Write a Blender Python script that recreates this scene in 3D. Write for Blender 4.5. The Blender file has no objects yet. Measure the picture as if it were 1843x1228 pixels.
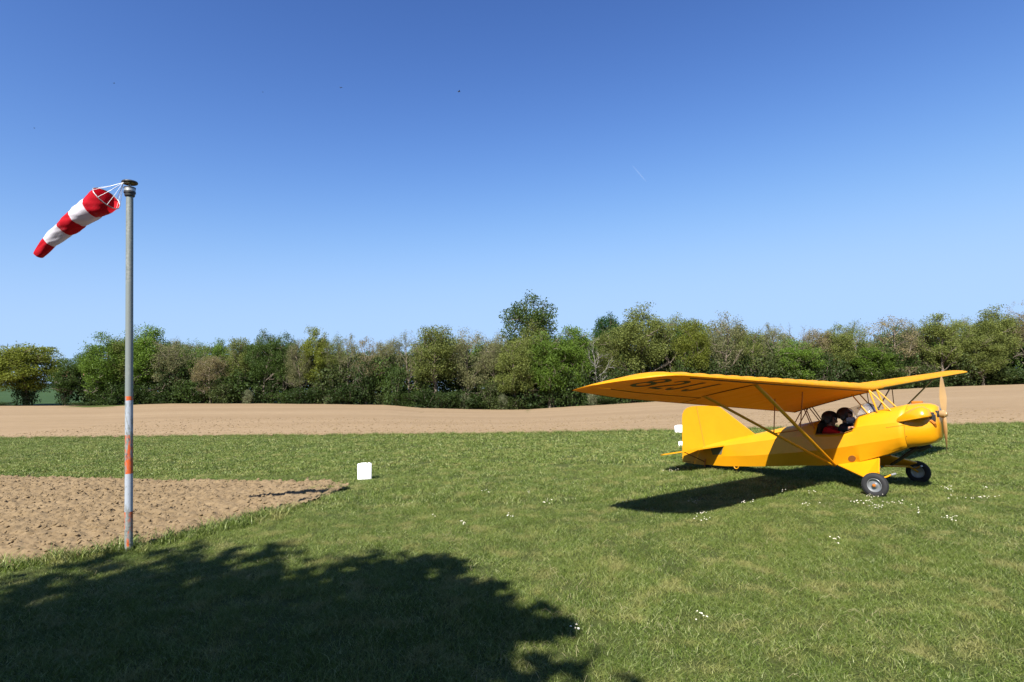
import bpy, math, random
import numpy as np
from mathutils import Vector, Matrix
R = math.radians
sc = bpy.context.scene
COL = sc.collection

# ------------------------------------------------------------------ camera
CF, CYH, CROLL, CH = 1024.0, 700.3, 0.027, 1.7      # measured on the photograph (1843 x 1228)
def ray(px, py):
    th = math.atan((CYH-614)/CF); a = (px-921.5)/CF; b = -(py-614)/CF
    c, s = math.cos(CROLL), math.sin(CROLL)
    X = a*c+b*s; u = -a*s+b*c
    return Vector((X, math.cos(th)-u*math.sin(th), math.sin(th)+u*math.cos(th)))
def ground(px, py, z=0.0):
    r = ray(px, py); return Vector((0, 0, CH))+r*((z-CH)/r.z)
def at(px, py, Y):
    r = ray(px, py); return Vector((0, 0, CH))+r*(Y/r.y)
cam_d = bpy.data.cameras.new('camera'); cam = bpy.data.objects.new('camera', cam_d); COL.objects.link(cam)
fw = ray(921.5, 614).normalized(); rt = (ray(1921.5, 614)-ray(921.5, 614)).normalized(); up = rt.cross(fw)
M = Matrix((rt, up, -fw)).transposed().to_4x4(); M.translation = (0, 0, CH)
cam.matrix_world = M
cam_d.lens = CF/1843*36; cam_d.sensor_width = 36; cam_d.clip_start = 0.05; cam_d.clip_end = 20000
sc.camera = cam

# ------------------------------------------------------------------ sky, sun, exposure
SUN = Vector((-.352, -.872, 1.0)).normalized()
elev = math.asin(SUN.z)
world = bpy.data.worlds.new('World'); sc.world = world; world.use_nodes = True
nt = world.node_tree
bg = nt.nodes['Background']; sky = nt.nodes.new('ShaderNodeTexSky')
sky.sky_type = 'NISHITA'; sky.sun_disc = False; sky.sun_elevation = elev
sky.sun_rotation = math.atan2(SUN.x, SUN.y)
sky.air_density = 1.0; sky.dust_density = 0.35; sky.ozone_density = 3.0; sky.altitude = 200
gm = nt.nodes.new('ShaderNodeGamma'); gm.inputs[1].default_value = 1.675; nt.links.new(sky.outputs[0], gm.inputs[0])
hs = nt.nodes.new('ShaderNodeHueSaturation'); hs.inputs['Saturation'].default_value = 1.04; nt.links.new(gm.outputs[0], hs.inputs['Color'])
tn = nt.nodes.new('ShaderNodeMix'); tn.data_type = 'RGBA'; tn.blend_type = 'MULTIPLY'; tn.inputs[0].default_value = 1; tn.inputs[7].default_value = (.949, .725, .698, 1); nt.links.new(hs.outputs[0], tn.inputs[6])
sp = nt.nodes.new('ShaderNodeSeparateColor'); cb = nt.nodes.new('ShaderNodeCombineColor'); nt.links.new(tn.outputs[2], sp.inputs[0])
def mth(op, a, b):
    x = nt.nodes.new('ShaderNodeMath'); x.operation = op
    for i, v in enumerate((a, b)):
        if hasattr(v, 'links'): nt.links.new(v, x.inputs[i])
        else: x.inputs[i].default_value = v
    return x.outputs[0]
for i, cap in enumerate((3.37, 5.06, 7.8)):          # clear-air shoulder: the sky near the horizon stays pale blue, not white
    v = sp.outputs[i]; q = mth('POWER', mth('ADD', mth('POWER', mth('DIVIDE', v, cap), 2.5), 1.0), 1/2.5); nt.links.new(mth('DIVIDE', v, q), cb.inputs[i])
nt.links.new(cb.outputs[0], bg.inputs[0]); bg.inputs[1].default_value = 0.055
sl = bpy.data.lights.new('sun', 'SUN'); sun = bpy.data.objects.new('sun', sl); COL.objects.link(sun)
sl.energy = 5.0; sl.angle = R(.53); sl.color = (1.0, .95, .87)
sun.rotation_euler = (-SUN).to_track_quat('-Z', 'Y').to_euler()
sun.location = (-20, -50, 60)
sc.view_settings.view_transform = 'Standard'; sc.view_settings.look = 'None'
sc.view_settings.exposure = 1.35; sc.view_settings.gamma = 1
sc.cycles.max_bounces = 8; sc.cycles.transparent_max_bounces = 12

rnd = random.Random(7); nr = np.random.default_rng(11)

# ------------------------------------------------------------------ helpers
class MB:
    def __init__(s): s.v = []; s.f = []; s.m = []
    def add(s, vs, fs, m=0):
        o = len(s.v); s.v += [tuple(p) for p in vs]; s.f += [tuple(i+o for i in f) for f in fs]; s.m += [m]*len(fs); return s
    def tube(s, pts, rs, n=8, m=0, cap=True, flat=1.0):
        pts = [Vector(p) for p in pts]
        if not hasattr(rs, '__len__'): rs = [rs]*len(pts)
        vs = []; prev = None
        for i, p in enumerate(pts):
            d = (pts[min(i+1, len(pts)-1)]-pts[max(i-1, 0)]).normalized()
            if prev is None: a = d.orthogonal().normalized()
            else: a = (prev-d*prev.dot(d)).normalized()
            prev = a; b = d.cross(a)
            for k in range(n):
                t = 2*math.pi*k/n; vs.append(p+(a*math.cos(t)+b*math.sin(t)*flat)*rs[i])
        fs = [(i*n+k, i*n+(k+1) % n, (i+1)*n+(k+1) % n, (i+1)*n+k) for i in range(len(pts)-1) for k in range(n)]
        if cap: fs += [tuple(range(n))[::-1], tuple((len(pts)-1)*n+k for k in range(n))]
        return s.add(vs, fs, m)
    def box(s, c, d, m=0, rot=None, bev=0.0):
        x, y, z = [q/2 for q in d]; c = Vector(c)
        if bev:
            pts = []; lv = [(-z, bev), (-z+bev, 0), (z-bev, 0), (z, bev)]
            for zz, ins in lv:
                xx, yy = x-ins, y-ins; b = bev
                for (px, py) in ((xx-b, yy), (xx, yy-b), (xx, -yy+b), (xx-b, -yy), (-xx+b, -yy), (-xx, -yy+b), (-xx, yy-b), (-xx+b, yy)): pts.append(Vector((px, py, zz)))
            fs = [(i*8+k, i*8+(k+1) % 8, (i+1)*8+(k+1) % 8, (i+1)*8+k) for i in range(3) for k in range(8)]
            fs = [f[::-1] for f in fs]+[tuple(range(8)), tuple(range(24, 32))[::-1]]
        else:
            pts = [Vector((i, j, k)) for i in (-x, x) for j in (-y, y) for k in (-z, z)]
            fs = [(0, 1, 3, 2), (4, 6, 7, 5), (0, 4, 5, 1), (2, 3, 7, 6), (0, 2, 6, 4), (1, 5, 7, 3)]
        if rot is not None: pts = [rot @ p for p in pts]
        return s.add([p+c for p in pts], fs, m)
    def ell(s, c, r, nu=16, nv=10, m=0, rot=None):
        vs = []; c = Vector(c)
        for j in range(nv+1):
            ph = math.pi*j/nv
            for i in range(nu):
                t = 2*math.pi*i/nu; p = Vector((r[0]*math.sin(ph)*math.cos(t), r[1]*math.sin(ph)*math.sin(t), r[2]*math.cos(ph)))
                if rot is not None: p = rot @ p
                vs.append(p+c)
        fs = [(j*nu+i, (j+1)*nu+i, (j+1)*nu+(i+1) % nu, j*nu+(i+1) % nu) for j in range(nv) for i in range(nu)]
        return s.add(vs, fs, m)
    def lathe(s, prof, c, axis='z', n=24, m=0):       # prof: (radius, height)
        c = Vector(c); vs = []
        for r, h in prof:
            for k in range(n):
                t = 2*math.pi*k/n; a, b = r*math.cos(t), r*math.sin(t)
                vs.append(c+Vector((a, b, h) if axis == 'z' else (a, h, b) if axis == 'y' else (h, a, b)))
        fs = [(i*n+k, i*n+(k+1) % n, (i+1)*n+(k+1) % n, (i+1)*n+k) for i in range(len(prof)-1) for k in range(n)]
        return s.add(vs, fs, m)
    def plate(s, poly, axis, t, off=0.0, m=0):         # poly in the two other axes, thickness t along axis
        n = len(poly); vs = []
        for sgn in (-1, 1):
            for a, b in poly:
                o = off+sgn*t/2
                vs.append({'y': (a, o, b), 'z': (a, b, o), 'x': (o, a, b)}[axis])
        fs = [tuple(range(n)), tuple(range(2*n-1, n-1, -1))]+[(i, i+n, (i+1) % n+n, (i+1) % n) for i in range(n)]
        return s.add(vs, fs, m)
    def build(s, name, mats, parent=None, smooth=None, fixn=True):
        me = bpy.data.meshes.new(name); me.from_pydata([tuple(p) for p in s.v], [], s.f)
        if not isinstance(mats, (list, tuple)): mats = [mats]
        for m in mats: me.materials.append(m)
        me.polygons.foreach_set('material_index', s.m)
        if fixn:
            import bmesh
            b = bmesh.new(); b.from_mesh(me); bmesh.ops.remove_doubles(b, verts=b.verts, dist=1e-5); bmesh.ops.recalc_face_normals(b, faces=b.faces); b.to_mesh(me); b.free()
        if smooth is not None:
            me.polygons.foreach_set('use_smooth', [True]*len(me.polygons)); me.set_sharp_from_angle(angle=R(smooth))
        o = bpy.data.objects.new(name, me); COL.objects.link(o)
        if parent: o.parent = parent
        return o
def npmesh(name, v, f, mat, smooth=False, parent=None, link=True):
    me = bpy.data.meshes.new(name); v = np.asarray(v, np.float32); f = np.asarray(f, np.int32)
    me.vertices.add(len(v)); me.vertices.foreach_set('co', v.ravel())
    me.loops.add(f.size); me.loops.foreach_set('vertex_index', f.ravel())
    me.polygons.add(len(f)); k = f.shape[1]
    me.polygons.foreach_set('loop_start', np.arange(len(f), dtype=np.int32)*k)
    if mat: me.materials.append(mat)
    me.update(calc_edges=True); me.polygons.foreach_set('use_smooth', np.full(len(f), smooth))
    o = bpy.data.objects.new(name, me)
    if link: COL.objects.link(o)
    if parent: o.parent = parent
    return o
def tag(o, label=None, cat=None, group=None, kind=None):
    if label: o['label'] = label
    if cat: o['category'] = cat
    if group: o['group'] = group
    if kind: o['kind'] = kind
    return o
def empty(name, loc=(0, 0, 0), rz=0.0):
    o = bpy.data.objects.new(name, None); COL.objects.link(o); o.location = loc; o.rotation_euler = (0, 0, rz); o.empty_display_size = .3; return o
def fbm(x, y, scale, octs=4, seed=0, gain=.5):
    out = np.zeros_like(x, dtype=float); a = 1.0; tot = 0
    for o in range(octs):
        g = np.random.default_rng(seed*31+o).random((256, 256))
        fx = x/scale*(2**o)+17.3*o; fy = y/scale*(2**o)+5.7*o
        ix = np.floor(fx).astype(int); iy = np.floor(fy).astype(int); tx = fx-ix; ty = fy-iy
        tx = tx*tx*(3-2*tx); ty = ty*ty*(3-2*ty); ix %= 256; iy %= 256; jx = (ix+1) % 256; jy = (iy+1) % 256
        out += a*((g[ix, iy]*(1-tx)+g[jx, iy]*tx)*(1-ty)+(g[ix, jy]*(1-tx)+g[jx, jy]*tx)*ty); tot += a; a *= gain
    return out/tot

# materials ------------------------------------------------------------
def mat(name, col=(.5, .5, .5), rough=.6, spec=.4, metal=0.0):
    m = bpy.data.materials.new(name); m.use_nodes = True; b = m.node_tree.nodes['Principled BSDF']
    b.inputs['Base Color'].default_value = (*col, 1); b.inputs['Roughness'].default_value = rough
    b.inputs['Specular IOR Level'].default_value = spec; b.inputs['Metallic'].default_value = metal
    return m
class NT:
    def __init__(s, m): s.t = m.node_tree; s.b = s.t.nodes['Principled BSDF']; s.out = s.t.nodes['Material Output']
    def n(s, typ, **kw):
        x = s.t.nodes.new(typ)
        for k, v in kw.items():
            if k.startswith('i_'):
                key = k[2:].replace('_', ' '); x.inputs[int(key) if key.isdigit() else key].default_value = v
            else: setattr(x, k, v)
        return x
    def l(s, a, b): s.t.links.new(a, b)
    def noise(s, scale, detail=4, rough=.6, src='Object', stretch=None, dist=0.0):
        tc = s.n('ShaderNodeTexCoord') if src != 'Position' else s.n('ShaderNodeNewGeometry')
        o = tc.outputs[src]
        if stretch:
            mp = s.n('ShaderNodeMapping'); mp.inputs['Scale'].default_value = stretch; s.l(o, mp.inputs[0]); o = mp.outputs[0]
        x = s.n('ShaderNodeTexNoise', i_Scale=scale, i_Detail=detail, i_Roughness=rough, i_Distortion=dist); s.l(o, x.inputs['Vector']); return x.outputs[0]
    def ramp(s, src, stops):
        r = s.n('ShaderNodeValToRGB'); s.l(src, r.inputs[0]); e = r.color_ramp.elements
        while len(e) < len(stops): e.new(.5)
        for q, (p, c) in zip(e, stops): q.position = p; q.color = (*c, 1) if len(c) == 3 else c
        return r.outputs[0]
    def mix(s, fac, a, b, mode='MIX'):
        x = s.n('ShaderNodeMix', data_type='RGBA', blend_type=mode)
        for i, v in ((0, fac), (6, a), (7, b)):
            if hasattr(v, 'links'): s.l(v, x.inputs[i])
            else: x.inputs[i].default_value = v if i == 0 else (*v, 1)
        return x.outputs[2]
    def bump(s, h, strength=.5, dist=.02):
        b = s.n('ShaderNodeBump', i_Strength=strength, i_Distance=dist); s.l(h, b.inputs['Height']); s.l(b.outputs[0], s.b.inputs['Normal'])
def G(v): return (v, v, v)

YEL = (.56, .245, .002)
def paint(name, col, rough=.38, spec=.45, dirt=.12, coat=0.0):
    m = mat(name, col, rough, spec); t = NT(m)
    n1 = t.noise(3.0, 5, .65); n2 = t.noise(22.0, 4, .6)
    f = t.ramp(n1, [(.35, G(0)), (.75, G(1))])
    c = t.mix(f, col, tuple(q*(1-dirt) for q in col))
    f2 = t.ramp(n2, [(.66, G(0)), (.74, G(1))])
    mm = t.n('ShaderNodeMath', operation='MULTIPLY', i_1=dirt*1.5); t.l(f2, mm.inputs[0])
    c = t.mix(mm.outputs[0], c, tuple(q*.55 for q in col)); t.l(c, t.b.inputs['Base Color'])
    t.b.inputs['Coat Weight'].default_value = coat; t.b.inputs['Coat Roughness'].default_value = .12
    t.bump(n1, .12, .03)
    return m
M_yel = paint('yellow_paint', YEL, .42, .4, .10)
M_cowl = paint('yellow_gloss_paint', YEL, .3, .5, .12, .5)
def fabric():
    m = paint('yellow_wing_fabric', (.66, .315, .003), .5, .3, .12); t = NT(m)
    tr = t.n('ShaderNodeBsdfTranslucent'); tr.inputs[0].default_value = (.66, .28, .008, 1)
    ms = t.n('ShaderNodeMixShader', i_0=.30); t.l(t.b.outputs[0], ms.inputs[1]); t.l(tr.outputs[0], ms.inputs[2]); t.l(ms.outputs[0], t.out.inputs[0])
    n = t.noise(1.6, 5, .6, stretch=(1, 3.0, 1)); t.bump(n, .5, .05)
    return m
M_fab = fabric()
M_black = mat('black_lettering', (.012, .012, .012), .55)
M_dark = mat('dark_metal', (.02, .02, .022), .5, .5)
M_int = mat('dark_cockpit_lining', (.03, .018, .01), .8, .2)
M_tyre = mat('tyre_rubber', (.022, .022, .024), .8, .3)
M_rim = mat('rim_metal', (.27, .28, .29), .38, .5, .6)
M_steel = mat('dull_steel', (.35, .36, .36), .45, .5, .7)
M_wood = paint('varnished_prop_wood', (.36, .22, .09), .35, .5, .3, .4)
M_wire = mat('dark_seam', (.10, .045, .003), .7)
M_white = paint('white_plastic', (.86, .86, .88), .45, .4, .05)
M_orange = mat('orange_fitting', (.36, .11, .008), .5)

# ------------------------------------------------------------------ terrain
TREE_Y = 95.0
rows = [(-700, 742), (0, 731), (180, 731), (300, 727), (460, 727), (600, 728), (700, 730), (760, 735), (880, 738), (950, 738), (1040, 732), (1200, 722), (1400, 711), (1600, 702), (1700, 697), (1843, 692), (2500, 668)]
_p = [at(a, b, TREE_Y) for a, b in rows]
_tx = np.array([p.x for p in _p]); _tz = np.array([p.z for p in _p])
def edgeY(X): return np.interp(X, [-90, -24.4, -.13, 17.7, 80], [34, 27.2, 21.9, 19.95, 13])
def tz(X, Y):
    X = np.asarray(X, float); Y = np.asarray(Y, float)
    Xt = X*TREE_Y/np.maximum(Y, 20)
    zt = np.interp(Xt, _tx, _tz); e = edgeY(X)
    t = np.clip((Y-e)/(TREE_Y-e), 0, 1); z = zt*t
    far = np.clip((Y-100)/250, 0, 1)
    az = X/np.maximum(Y, 1)
    left = np.clip((-.62-az)/.12, 0, 1)
    z = z*(1-far)+far*(left*12.5+(1-left)*0.5)
    z = z-np.clip((Y-380)/600, 0, 1)*left*4
    z = z+(Y < 0)*0
    return z
def tz1(x, y): return float(tz(np.array([x]), np.array([y]))[0])
def grid(xs, ys, zf, name, m, smooth=True, keep=None):
    XX, YY = np.meshgrid(xs, ys); ZZ = zf(XX, YY); v = np.stack([XX, YY, ZZ], -1).reshape(-1, 3)
    nx, ny = len(xs), len(ys); i, j = np.meshgrid(np.arange(nx-1), np.arange(ny-1)); a = (j*nx+i).ravel()
    f = np.stack([a, a+1, a+nx+1, a+nx], -1)
    if keep is not None:
        c = v[f].mean(1); f = f[keep(c[:, 0], c[:, 1])]
        used = np.unique(f); mp = np.full(len(v), -1); mp[used] = np.arange(len(used)); v = v[used]; f = mp[f]
    return npmesh(name, v, f, m, smooth)
# grassy ground sheet to the horizon
m_gr = mat('turf_soil', (0.029, 0.037, 0.007), .95, .1); t = NT(m_gr)
nA = t.noise(.55, 5, .6, 'Position'); nB = t.noise(9, 5, .7, 'Position'); nC = t.noise(45, 3, .7, 'Position')
c = t.ramp(nA, [(.3, (0.041, 0.059, 0.011)), (.55, (0.058, 0.073, 0.016)), (.75, (0.077, 0.082, 0.023))])
c = t.mix(.55, c, t.ramp(nB, [(.3, (0.017, 0.029, 0.005)), (.5, (0.043, 0.059, 0.013)), (.7, (0.082, 0.086, 0.031))]))
c = t.mix(t.ramp(nC, [(.4, G(0)), (.7, G(.5))]), c, (0.096, 0.103, 0.040))
t.l(c, t.b.inputs['Base Color']); t.bump(nC, .8, .05)
far_m = mat('young_crop_green', (0.025, 0.046, 0.021), .9, .1); t = NT(far_m)
t.l(t.ramp(t.noise(.05, 4, .6, 'Position', stretch=(1, 4, 1)), [(.3, (0.020, 0.042, 0.013)), (.7, (0.034, 0.061, 0.018))]), t.b.inputs['Base Color'])
xs = np.concatenate([-np.geomspace(3000, 60, 22), np.linspace(-55, 55, 56), np.geomspace(60, 3000, 22)])
ys = np.concatenate([-np.geomspace(3000, 20, 14), np.linspace(-15, 120, 68), np.geomspace(130, 6000, 26)])
tag(grid(xs, ys, lambda X, Y: tz(X, Y), 'ground', m_gr), kind='structure')
# far green crop field behind the hedge trees
xs = np.linspace(-520, 120, 90); ys = np.linspace(98, 420, 60)
tag(grid(xs, ys, lambda X, Y: tz(X, Y)+.05, 'crop_field', far_m, keep=lambda x, y: x < y*.2), kind='structure')

# big ploughed field
m_pl = mat('pale_tilled_soil', (0.216, 0.156, 0.099), .95, .1); t = NT(m_pl)
w1 = t.noise(.05, 4, .55, 'Position', stretch=(.35, 2.6, 1)); w2 = t.noise(2.2, 5, .7, 'Position', stretch=(.5, 3.2, 1)); w3 = t.noise(7, 4, .75, 'Position')
c = t.ramp(w1, [(.35, (0.189, 0.131, 0.073)), (.5, (0.216, 0.153, 0.088)), (.65, (0.240, 0.174, 0.103))])
c = t.mix(.38, c, t.ramp(w2, [(.3, (0.129, 0.087, 0.047)), (.6, (0.252, 0.183, 0.111))]))
w4 = t.noise(1.0, 3, .6, 'Position', stretch=(.06, 5.5, 1)); c = t.mix(t.ramp(w4, [(.52, G(0)), (.62, G(.35))]), c, (.15, .108, .062))
c = t.mix(t.ramp(w3, [(.55, G(0)), (.8, G(.35))]), c, (0.312, 0.252, 0.186))
t.l(c, t.b.inputs['Base Color']); t.bump(w2, .9, .06)
def plz(X, Y):
    e = edgeY(X); n = fbm(X*.6, Y*2.2, 1.0, 3, 5)-.5
    return tz(X, Y)+.03+n*.05*np.clip((Y-e)/1.5, 0, 1)
ky = np.concatenate([np.arange(0, 9, .16), np.arange(9, 30, .4), np.linspace(30, 80, 50)])
kx = np.concatenate([np.linspace(-190, -48, 60), np.arange(-46, 46, .35), np.linspace(48, 190, 60)])
XX, KK = np.meshgrid(kx, ky); YY = edgeY(XX)+KK*(TREE_Y+1.5-edgeY(XX))/80.0
YY = YY+(fbm(XX, XX*0, .8, 3, 3)-.5)*.35*np.clip(1-KK, 0, 1); ZZ = plz(XX, YY)
v = np.stack([XX, YY, ZZ], -1).reshape(-1, 3); nx = len(kx); i, j = np.meshgrid(np.arange(nx-1), np.arange(len(ky)-1)); a = (j*nx+i).ravel()
o = npmesh('ploughed_field', v, np.stack([a, a+1, a+nx+1, a+nx], -1), m_pl, True); tag(o, kind='structure')

# near-left dirt patch
DP = [(-30, 3), (-30, 19), (-16, 14.6), (-11.75, 13.16), (-9.43, 12.6), (-7.15, 11.84), (-5.27, 11.46), (-3.98, 11.3), (-3.40, 11.15), (-3.08, 10.8), (-3.0, 10.3), (-3.12, 9.65), (-3.30, 8.7), (-3.62, 8.0), (-4.05, 7.2), (-4.5, 6.62), (-5.31, 5.95), (-8, 4.2), (-14, 1.5), (-22, -1)]
def inpoly(x, y, P):
    x = np.asarray(x, float); y = np.asarray(y, float); r = np.zeros(x.shape, bool); n = len(P)
    for k in range(n):
        (x1, y1), (x2, y2) = P[k], P[(k+1) % n]
        c = ((y1 > y) != (y2 > y)); d = (y2-y1) if y2 != y1 else 1e-9
        r ^= c & (x < (x2-x1)*(y-y1)/d+x1)
    return r
def indirt(x, y, wob=.28):
    x = np.asarray(x, float); y = np.asarray(y, float)
    return inpoly(x+(fbm(x, y, .35, 3, 21)-.5)*wob, y+(fbm(x, y, .35, 3, 22)-.5)*wob, DP)
m_di = mat('tilled_soil', (0.169, 0.122, 0.074), .95, .08); t = NT(m_di)
w1 = t.noise(.7, 4, .6, 'Position'); w2 = t.noise(11, 6, .75, 'Position'); w3 = t.noise(60, 3, .7, 'Position')
c = t.ramp(w1, [(.3, (0.133, 0.095, 0.048)), (.7, (0.185, 0.135, 0.074))])
c = t.mix(.45, c, t.ramp(w2, [(.3, (0.098, 0.065, 0.035)), (.65, (0.220, 0.165, 0.106))]))
t.l(c, t.b.inputs['Base Color']); t.bump(w3, .6, .012)
def dz(X, Y):
    n = fbm(X, Y, .085, 4, 41, .7); b = np.abs(fbm(X, Y, .06, 3, 43)-.5)*2; g_ = fbm(X, Y, .9, 2, 44)-.5
    return .008+np.clip(n-.42, 0, 1)*.15+(1-b)*.010+g_*.03
v_x = np.concatenate([np.linspace(-30, -14.2, 80), np.arange(-14, -2.7, .022)]); v_y = np.arange(3.2, 19, .032)
tag(grid(v_x, v_y, dz, 'dirt_patch', m_di, keep=lambda x, y: indirt(x, y) & (y > -x*.0+3.2) & (np.abs(x) < y*1.15+2)), kind='structure')

# ------------------------------------------------------------------ scatter (grass, clods)
def gn_scatter(name, pts, rot, scl, idx, sources):
    me = bpy.data.meshes.new(name); me.vertices.add(len(pts)); me.vertices.foreach_set('co', np.asarray(pts, np.float32).ravel())
    for nm, ty, d in (('rot', 'FLOAT_VECTOR', rot), ('scl', 'FLOAT_VECTOR', scl), ('idx', 'INT', idx)):
        a = me.attributes.new(nm, ty, 'POINT')
        a.data.foreach_set('value' if ty == 'INT' else 'vector', np.asarray(d).ravel())
    o = bpy.data.objects.new(name, me); COL.objects.link(o)
    sc_ = bpy.data.collections.new(name+'_pieces')
    for s in sources: sc_.objects.link(s)
    ng = bpy.data.node_groups.new(name+'_nodes', 'GeometryNodeTree')
    ng.interface.new_socket('Geometry', in_out='INPUT', socket_type='NodeSocketGeometry'); ng.interface.new_socket('Geometry', in_out='OUTPUT', socket_type='NodeSocketGeometry')
    N = ng.nodes; L = ng.links
    gi = N.new('NodeGroupInput'); go = N.new('NodeGroupOutput'); ip = N.new('GeometryNodeInstanceOnPoints'); ci = N.new('GeometryNodeCollectionInfo')
    ci.inputs['Collection'].default_value = sc_; ci.inputs['Separate Children'].default_value = True; ci.inputs['Reset Children'].default_value = True
    def na(nm, ty):
        x = N.new('GeometryNodeInputNamedAttribute'); x.data_type = ty; x.inputs[0].default_value = nm; return x.outputs[0]
    mp = N.new('GeometryNodeMeshToPoints'); L.new(gi.outputs[0], mp.inputs[0]); L.new(mp.outputs[0], ip.inputs['Points'])
    L.new(ci.outputs[0], ip.inputs['Instance']); ip.inputs['Pick Instance'].default_value = True
    L.new(na('idx', 'INT'), ip.inputs['Instance Index'])
    e2r = N.new('FunctionNodeEulerToRotation'); L.new(na('rot', 'FLOAT_VECTOR'), e2r.inputs[0]); L.new(e2r.outputs[0], ip.inputs['Rotation'])
    L.new(na('scl', 'FLOAT_VECTOR'), ip.inputs['Scale']); L.new(ip.outputs[0], go.inputs[0])
    md = o.modifiers.new('scatter', 'NODES'); md.node_group = ng
    return o
m_bl = mat('grass_blade', (0.071, 0.121, 0.018), .5, .3); t = NT(m_bl)
oi = t.n('ShaderNodeObjectInfo')
pA = t.noise(.5, 4, .6, 'Position'); pB = t.noise(2.6, 4, .6, 'Position'); pC = t.noise(140, 1, .5, 'Position')
ta_ = t.n('ShaderNodeAttribute', attribute_name='tone')
c = t.ramp(ta_.outputs['Fac'], [(.0, (0.013, 0.031, 0.004)), (.22, (0.036, 0.068, 0.007)), (.50, (0.083, 0.132, 0.015)), (.76, (0.150, 0.200, 0.032)), (.87, (0.268, 0.308, 0.097)), (1.0, (0.535, 0.550, 0.299))])
c = t.mix(t.ramp(pC, [(.40, G(0)), (.60, G(.35))]), c, (0.161, 0.209, 0.044))
c = t.mix(t.ramp(t.noise(1.5, 4, .65, 'Position'), [(.40, G(0)), (.66, G(.5))]), c, (0.049, 0.086, 0.011))
c = t.mix(t.ramp(pA, [(.40, G(0)), (.62, G(.6))]), c, (0.124, 0.166, 0.030))
c = t.mix(t.ramp(pB, [(.52, G(0)), (.66, G(.6))]), c, (0.289, 0.259, 0.097))
c = t.mix(t.ramp(oi.outputs['Random'], [(.80, G(0)), (.96, G(.6))]), c, (0.241, 0.251, 0.074))
t.l(c, t.b.inputs['Base Color'])
tr = t.n('ShaderNodeBsdfTranslucent'); t.l(c, tr.inputs[0]); ms = t.n('ShaderNodeMixShader', i_0=.3); t.l(t.b.outputs[0], ms.inputs[1]); t.l(tr.outputs[0], ms.inputs[2]); t.l(ms.outputs[0], t.out.inputs[0])
def clump(name, n, rad, hmin, hmax, w, lean=.9, seed=0):
    g = np.random.default_rng(seed); v = []; f = []
    r = rad*np.sqrt(g.random(n)); a = g.random(n)*6.283; bx = r*np.cos(a); by = r*np.sin(a)
    az = g.random(n)*6.283; h = hmin+(hmax-hmin)*g.random(n)**1.6; ln = (.25+lean*g.random(n))*h; ww = w*(.6+.8*g.random(n)); ta = g.random(n)*6.283
    for k in range(n):
        d = np.array([math.cos(az[k]), math.sin(az[k])]); s = np.array([math.cos(ta[k]), math.sin(ta[k])])*ww[k]/2
        b = len(v)
        for q, wd in ((0, 1), (.5, .8), (1, .08)):
            c = np.array([bx[k], by[k]])+d*ln[k]*q**1.7; z = h[k]*q*(1-.18*q)-.006
            v += [(c[0]-s[0]*wd, c[1]-s[1]*wd, z), (c[0]+s[0]*wd, c[1]+s[1]*wd, z)]
        f += [(b, b+1, b+3, b+2), (b+2, b+3, b+5, b+4)]
    o = npmesh(name, v, f, m_bl, False, link=False); at_ = o.data.attributes.new('tone', 'FLOAT', 'POINT'); at_.data.foreach_set('value', np.repeat(g.random(n), 6).astype(np.float32)); return o
near_s = [clump('grass_tuft', 170, .13, .014, .058, .0036, 1.5, 100+k) for k in range(6)]
mid_s = [clump('grass_tuft', 90, .17, .025, .075, .007, 1.4, 200+k) for k in range(5)]
far_s = [clump('grass_tuft', 60, .28, .03, .075, .016, 1.2, 300+k) for k in range(5)]
def band(y0, y1, dens, g):
    A = (y1-y0)*2*(.97*y1+1.2); n = int(A*dens); x = (g.random(n)*2-1)*(.97*y1+1.2); y = y0+(y1-y0)*g.random(n)
    k = (np.abs(x) < .97*y+1.2); x, y = x[k], y[k]
    k = ~indirt(x, y, .45) & (y < edgeY(x)-.02); return x[k], y[k]
P = []; IX = []; SC = []
for (y0, y1, d, base, cnt, s) in ((2.4, 5.5, 95, 0, 6, 1), (5.5, 8.5, 75, 0, 6, 1.05), (8.5, 12.5, 42, 6, 5, 1), (12.5, 17, 24, 11, 5, 1), (17, 27.5, 15, 11, 5, 1.1)):
    x, y = band(y0, y1, d, nr); patch = fbm(x, y, 1.1, 3, 61)
    P.append(np.stack([x, y, np.zeros_like(x)], -1)); IX.append(base+nr.integers(0, cnt, len(x)))
    q = s*(.55+.9*patch)*(.8+.4*nr.random(len(x)))*(1.1 if y1 <= 5.5 else 1); SC.append(np.stack([np.full_like(q, s), np.full_like(q, s), q], -1))
P = np.concatenate(P); IX = np.concatenate(IX).astype(np.int32); SC = np.concatenate(SC)
RO = np.stack([np.zeros(len(P)), np.zeros(len(P)), nr.random(len(P))*6.28], -1)
o = gn_scatter('grass', P, RO, SC, IX, near_s+mid_s+far_s)
for s_ in near_s+mid_s+far_s: pass
tag(o, 'short mown green grass with dry straw patches on the airstrip', 'grass', kind='stuff')
straw_s = []
for k in range(4):
    b = MB(); g_ = random.Random(700+k)
    for _ in range(5):
        a = g_.uniform(0, 6.28); x_, y_ = g_.uniform(-.12, .12), g_.uniform(-.12, .12); L_ = g_.uniform(.03, .085); h_ = g_.uniform(.012, .035)
        b.tube([(x_, y_, .012), (x_+math.cos(a)*L_*.5, y_+math.sin(a)*L_*.5, h_+.01), (x_+math.cos(a)*L_, y_+math.sin(a)*L_, h_*.7)], [.0009, .0008, .0005], 3)
    o = b.build('straw_stems', mat('dry_straw', (.24, .21, .11), .7), fixn=False); COL.objects.unlink(o); straw_s.append(o)
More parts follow.
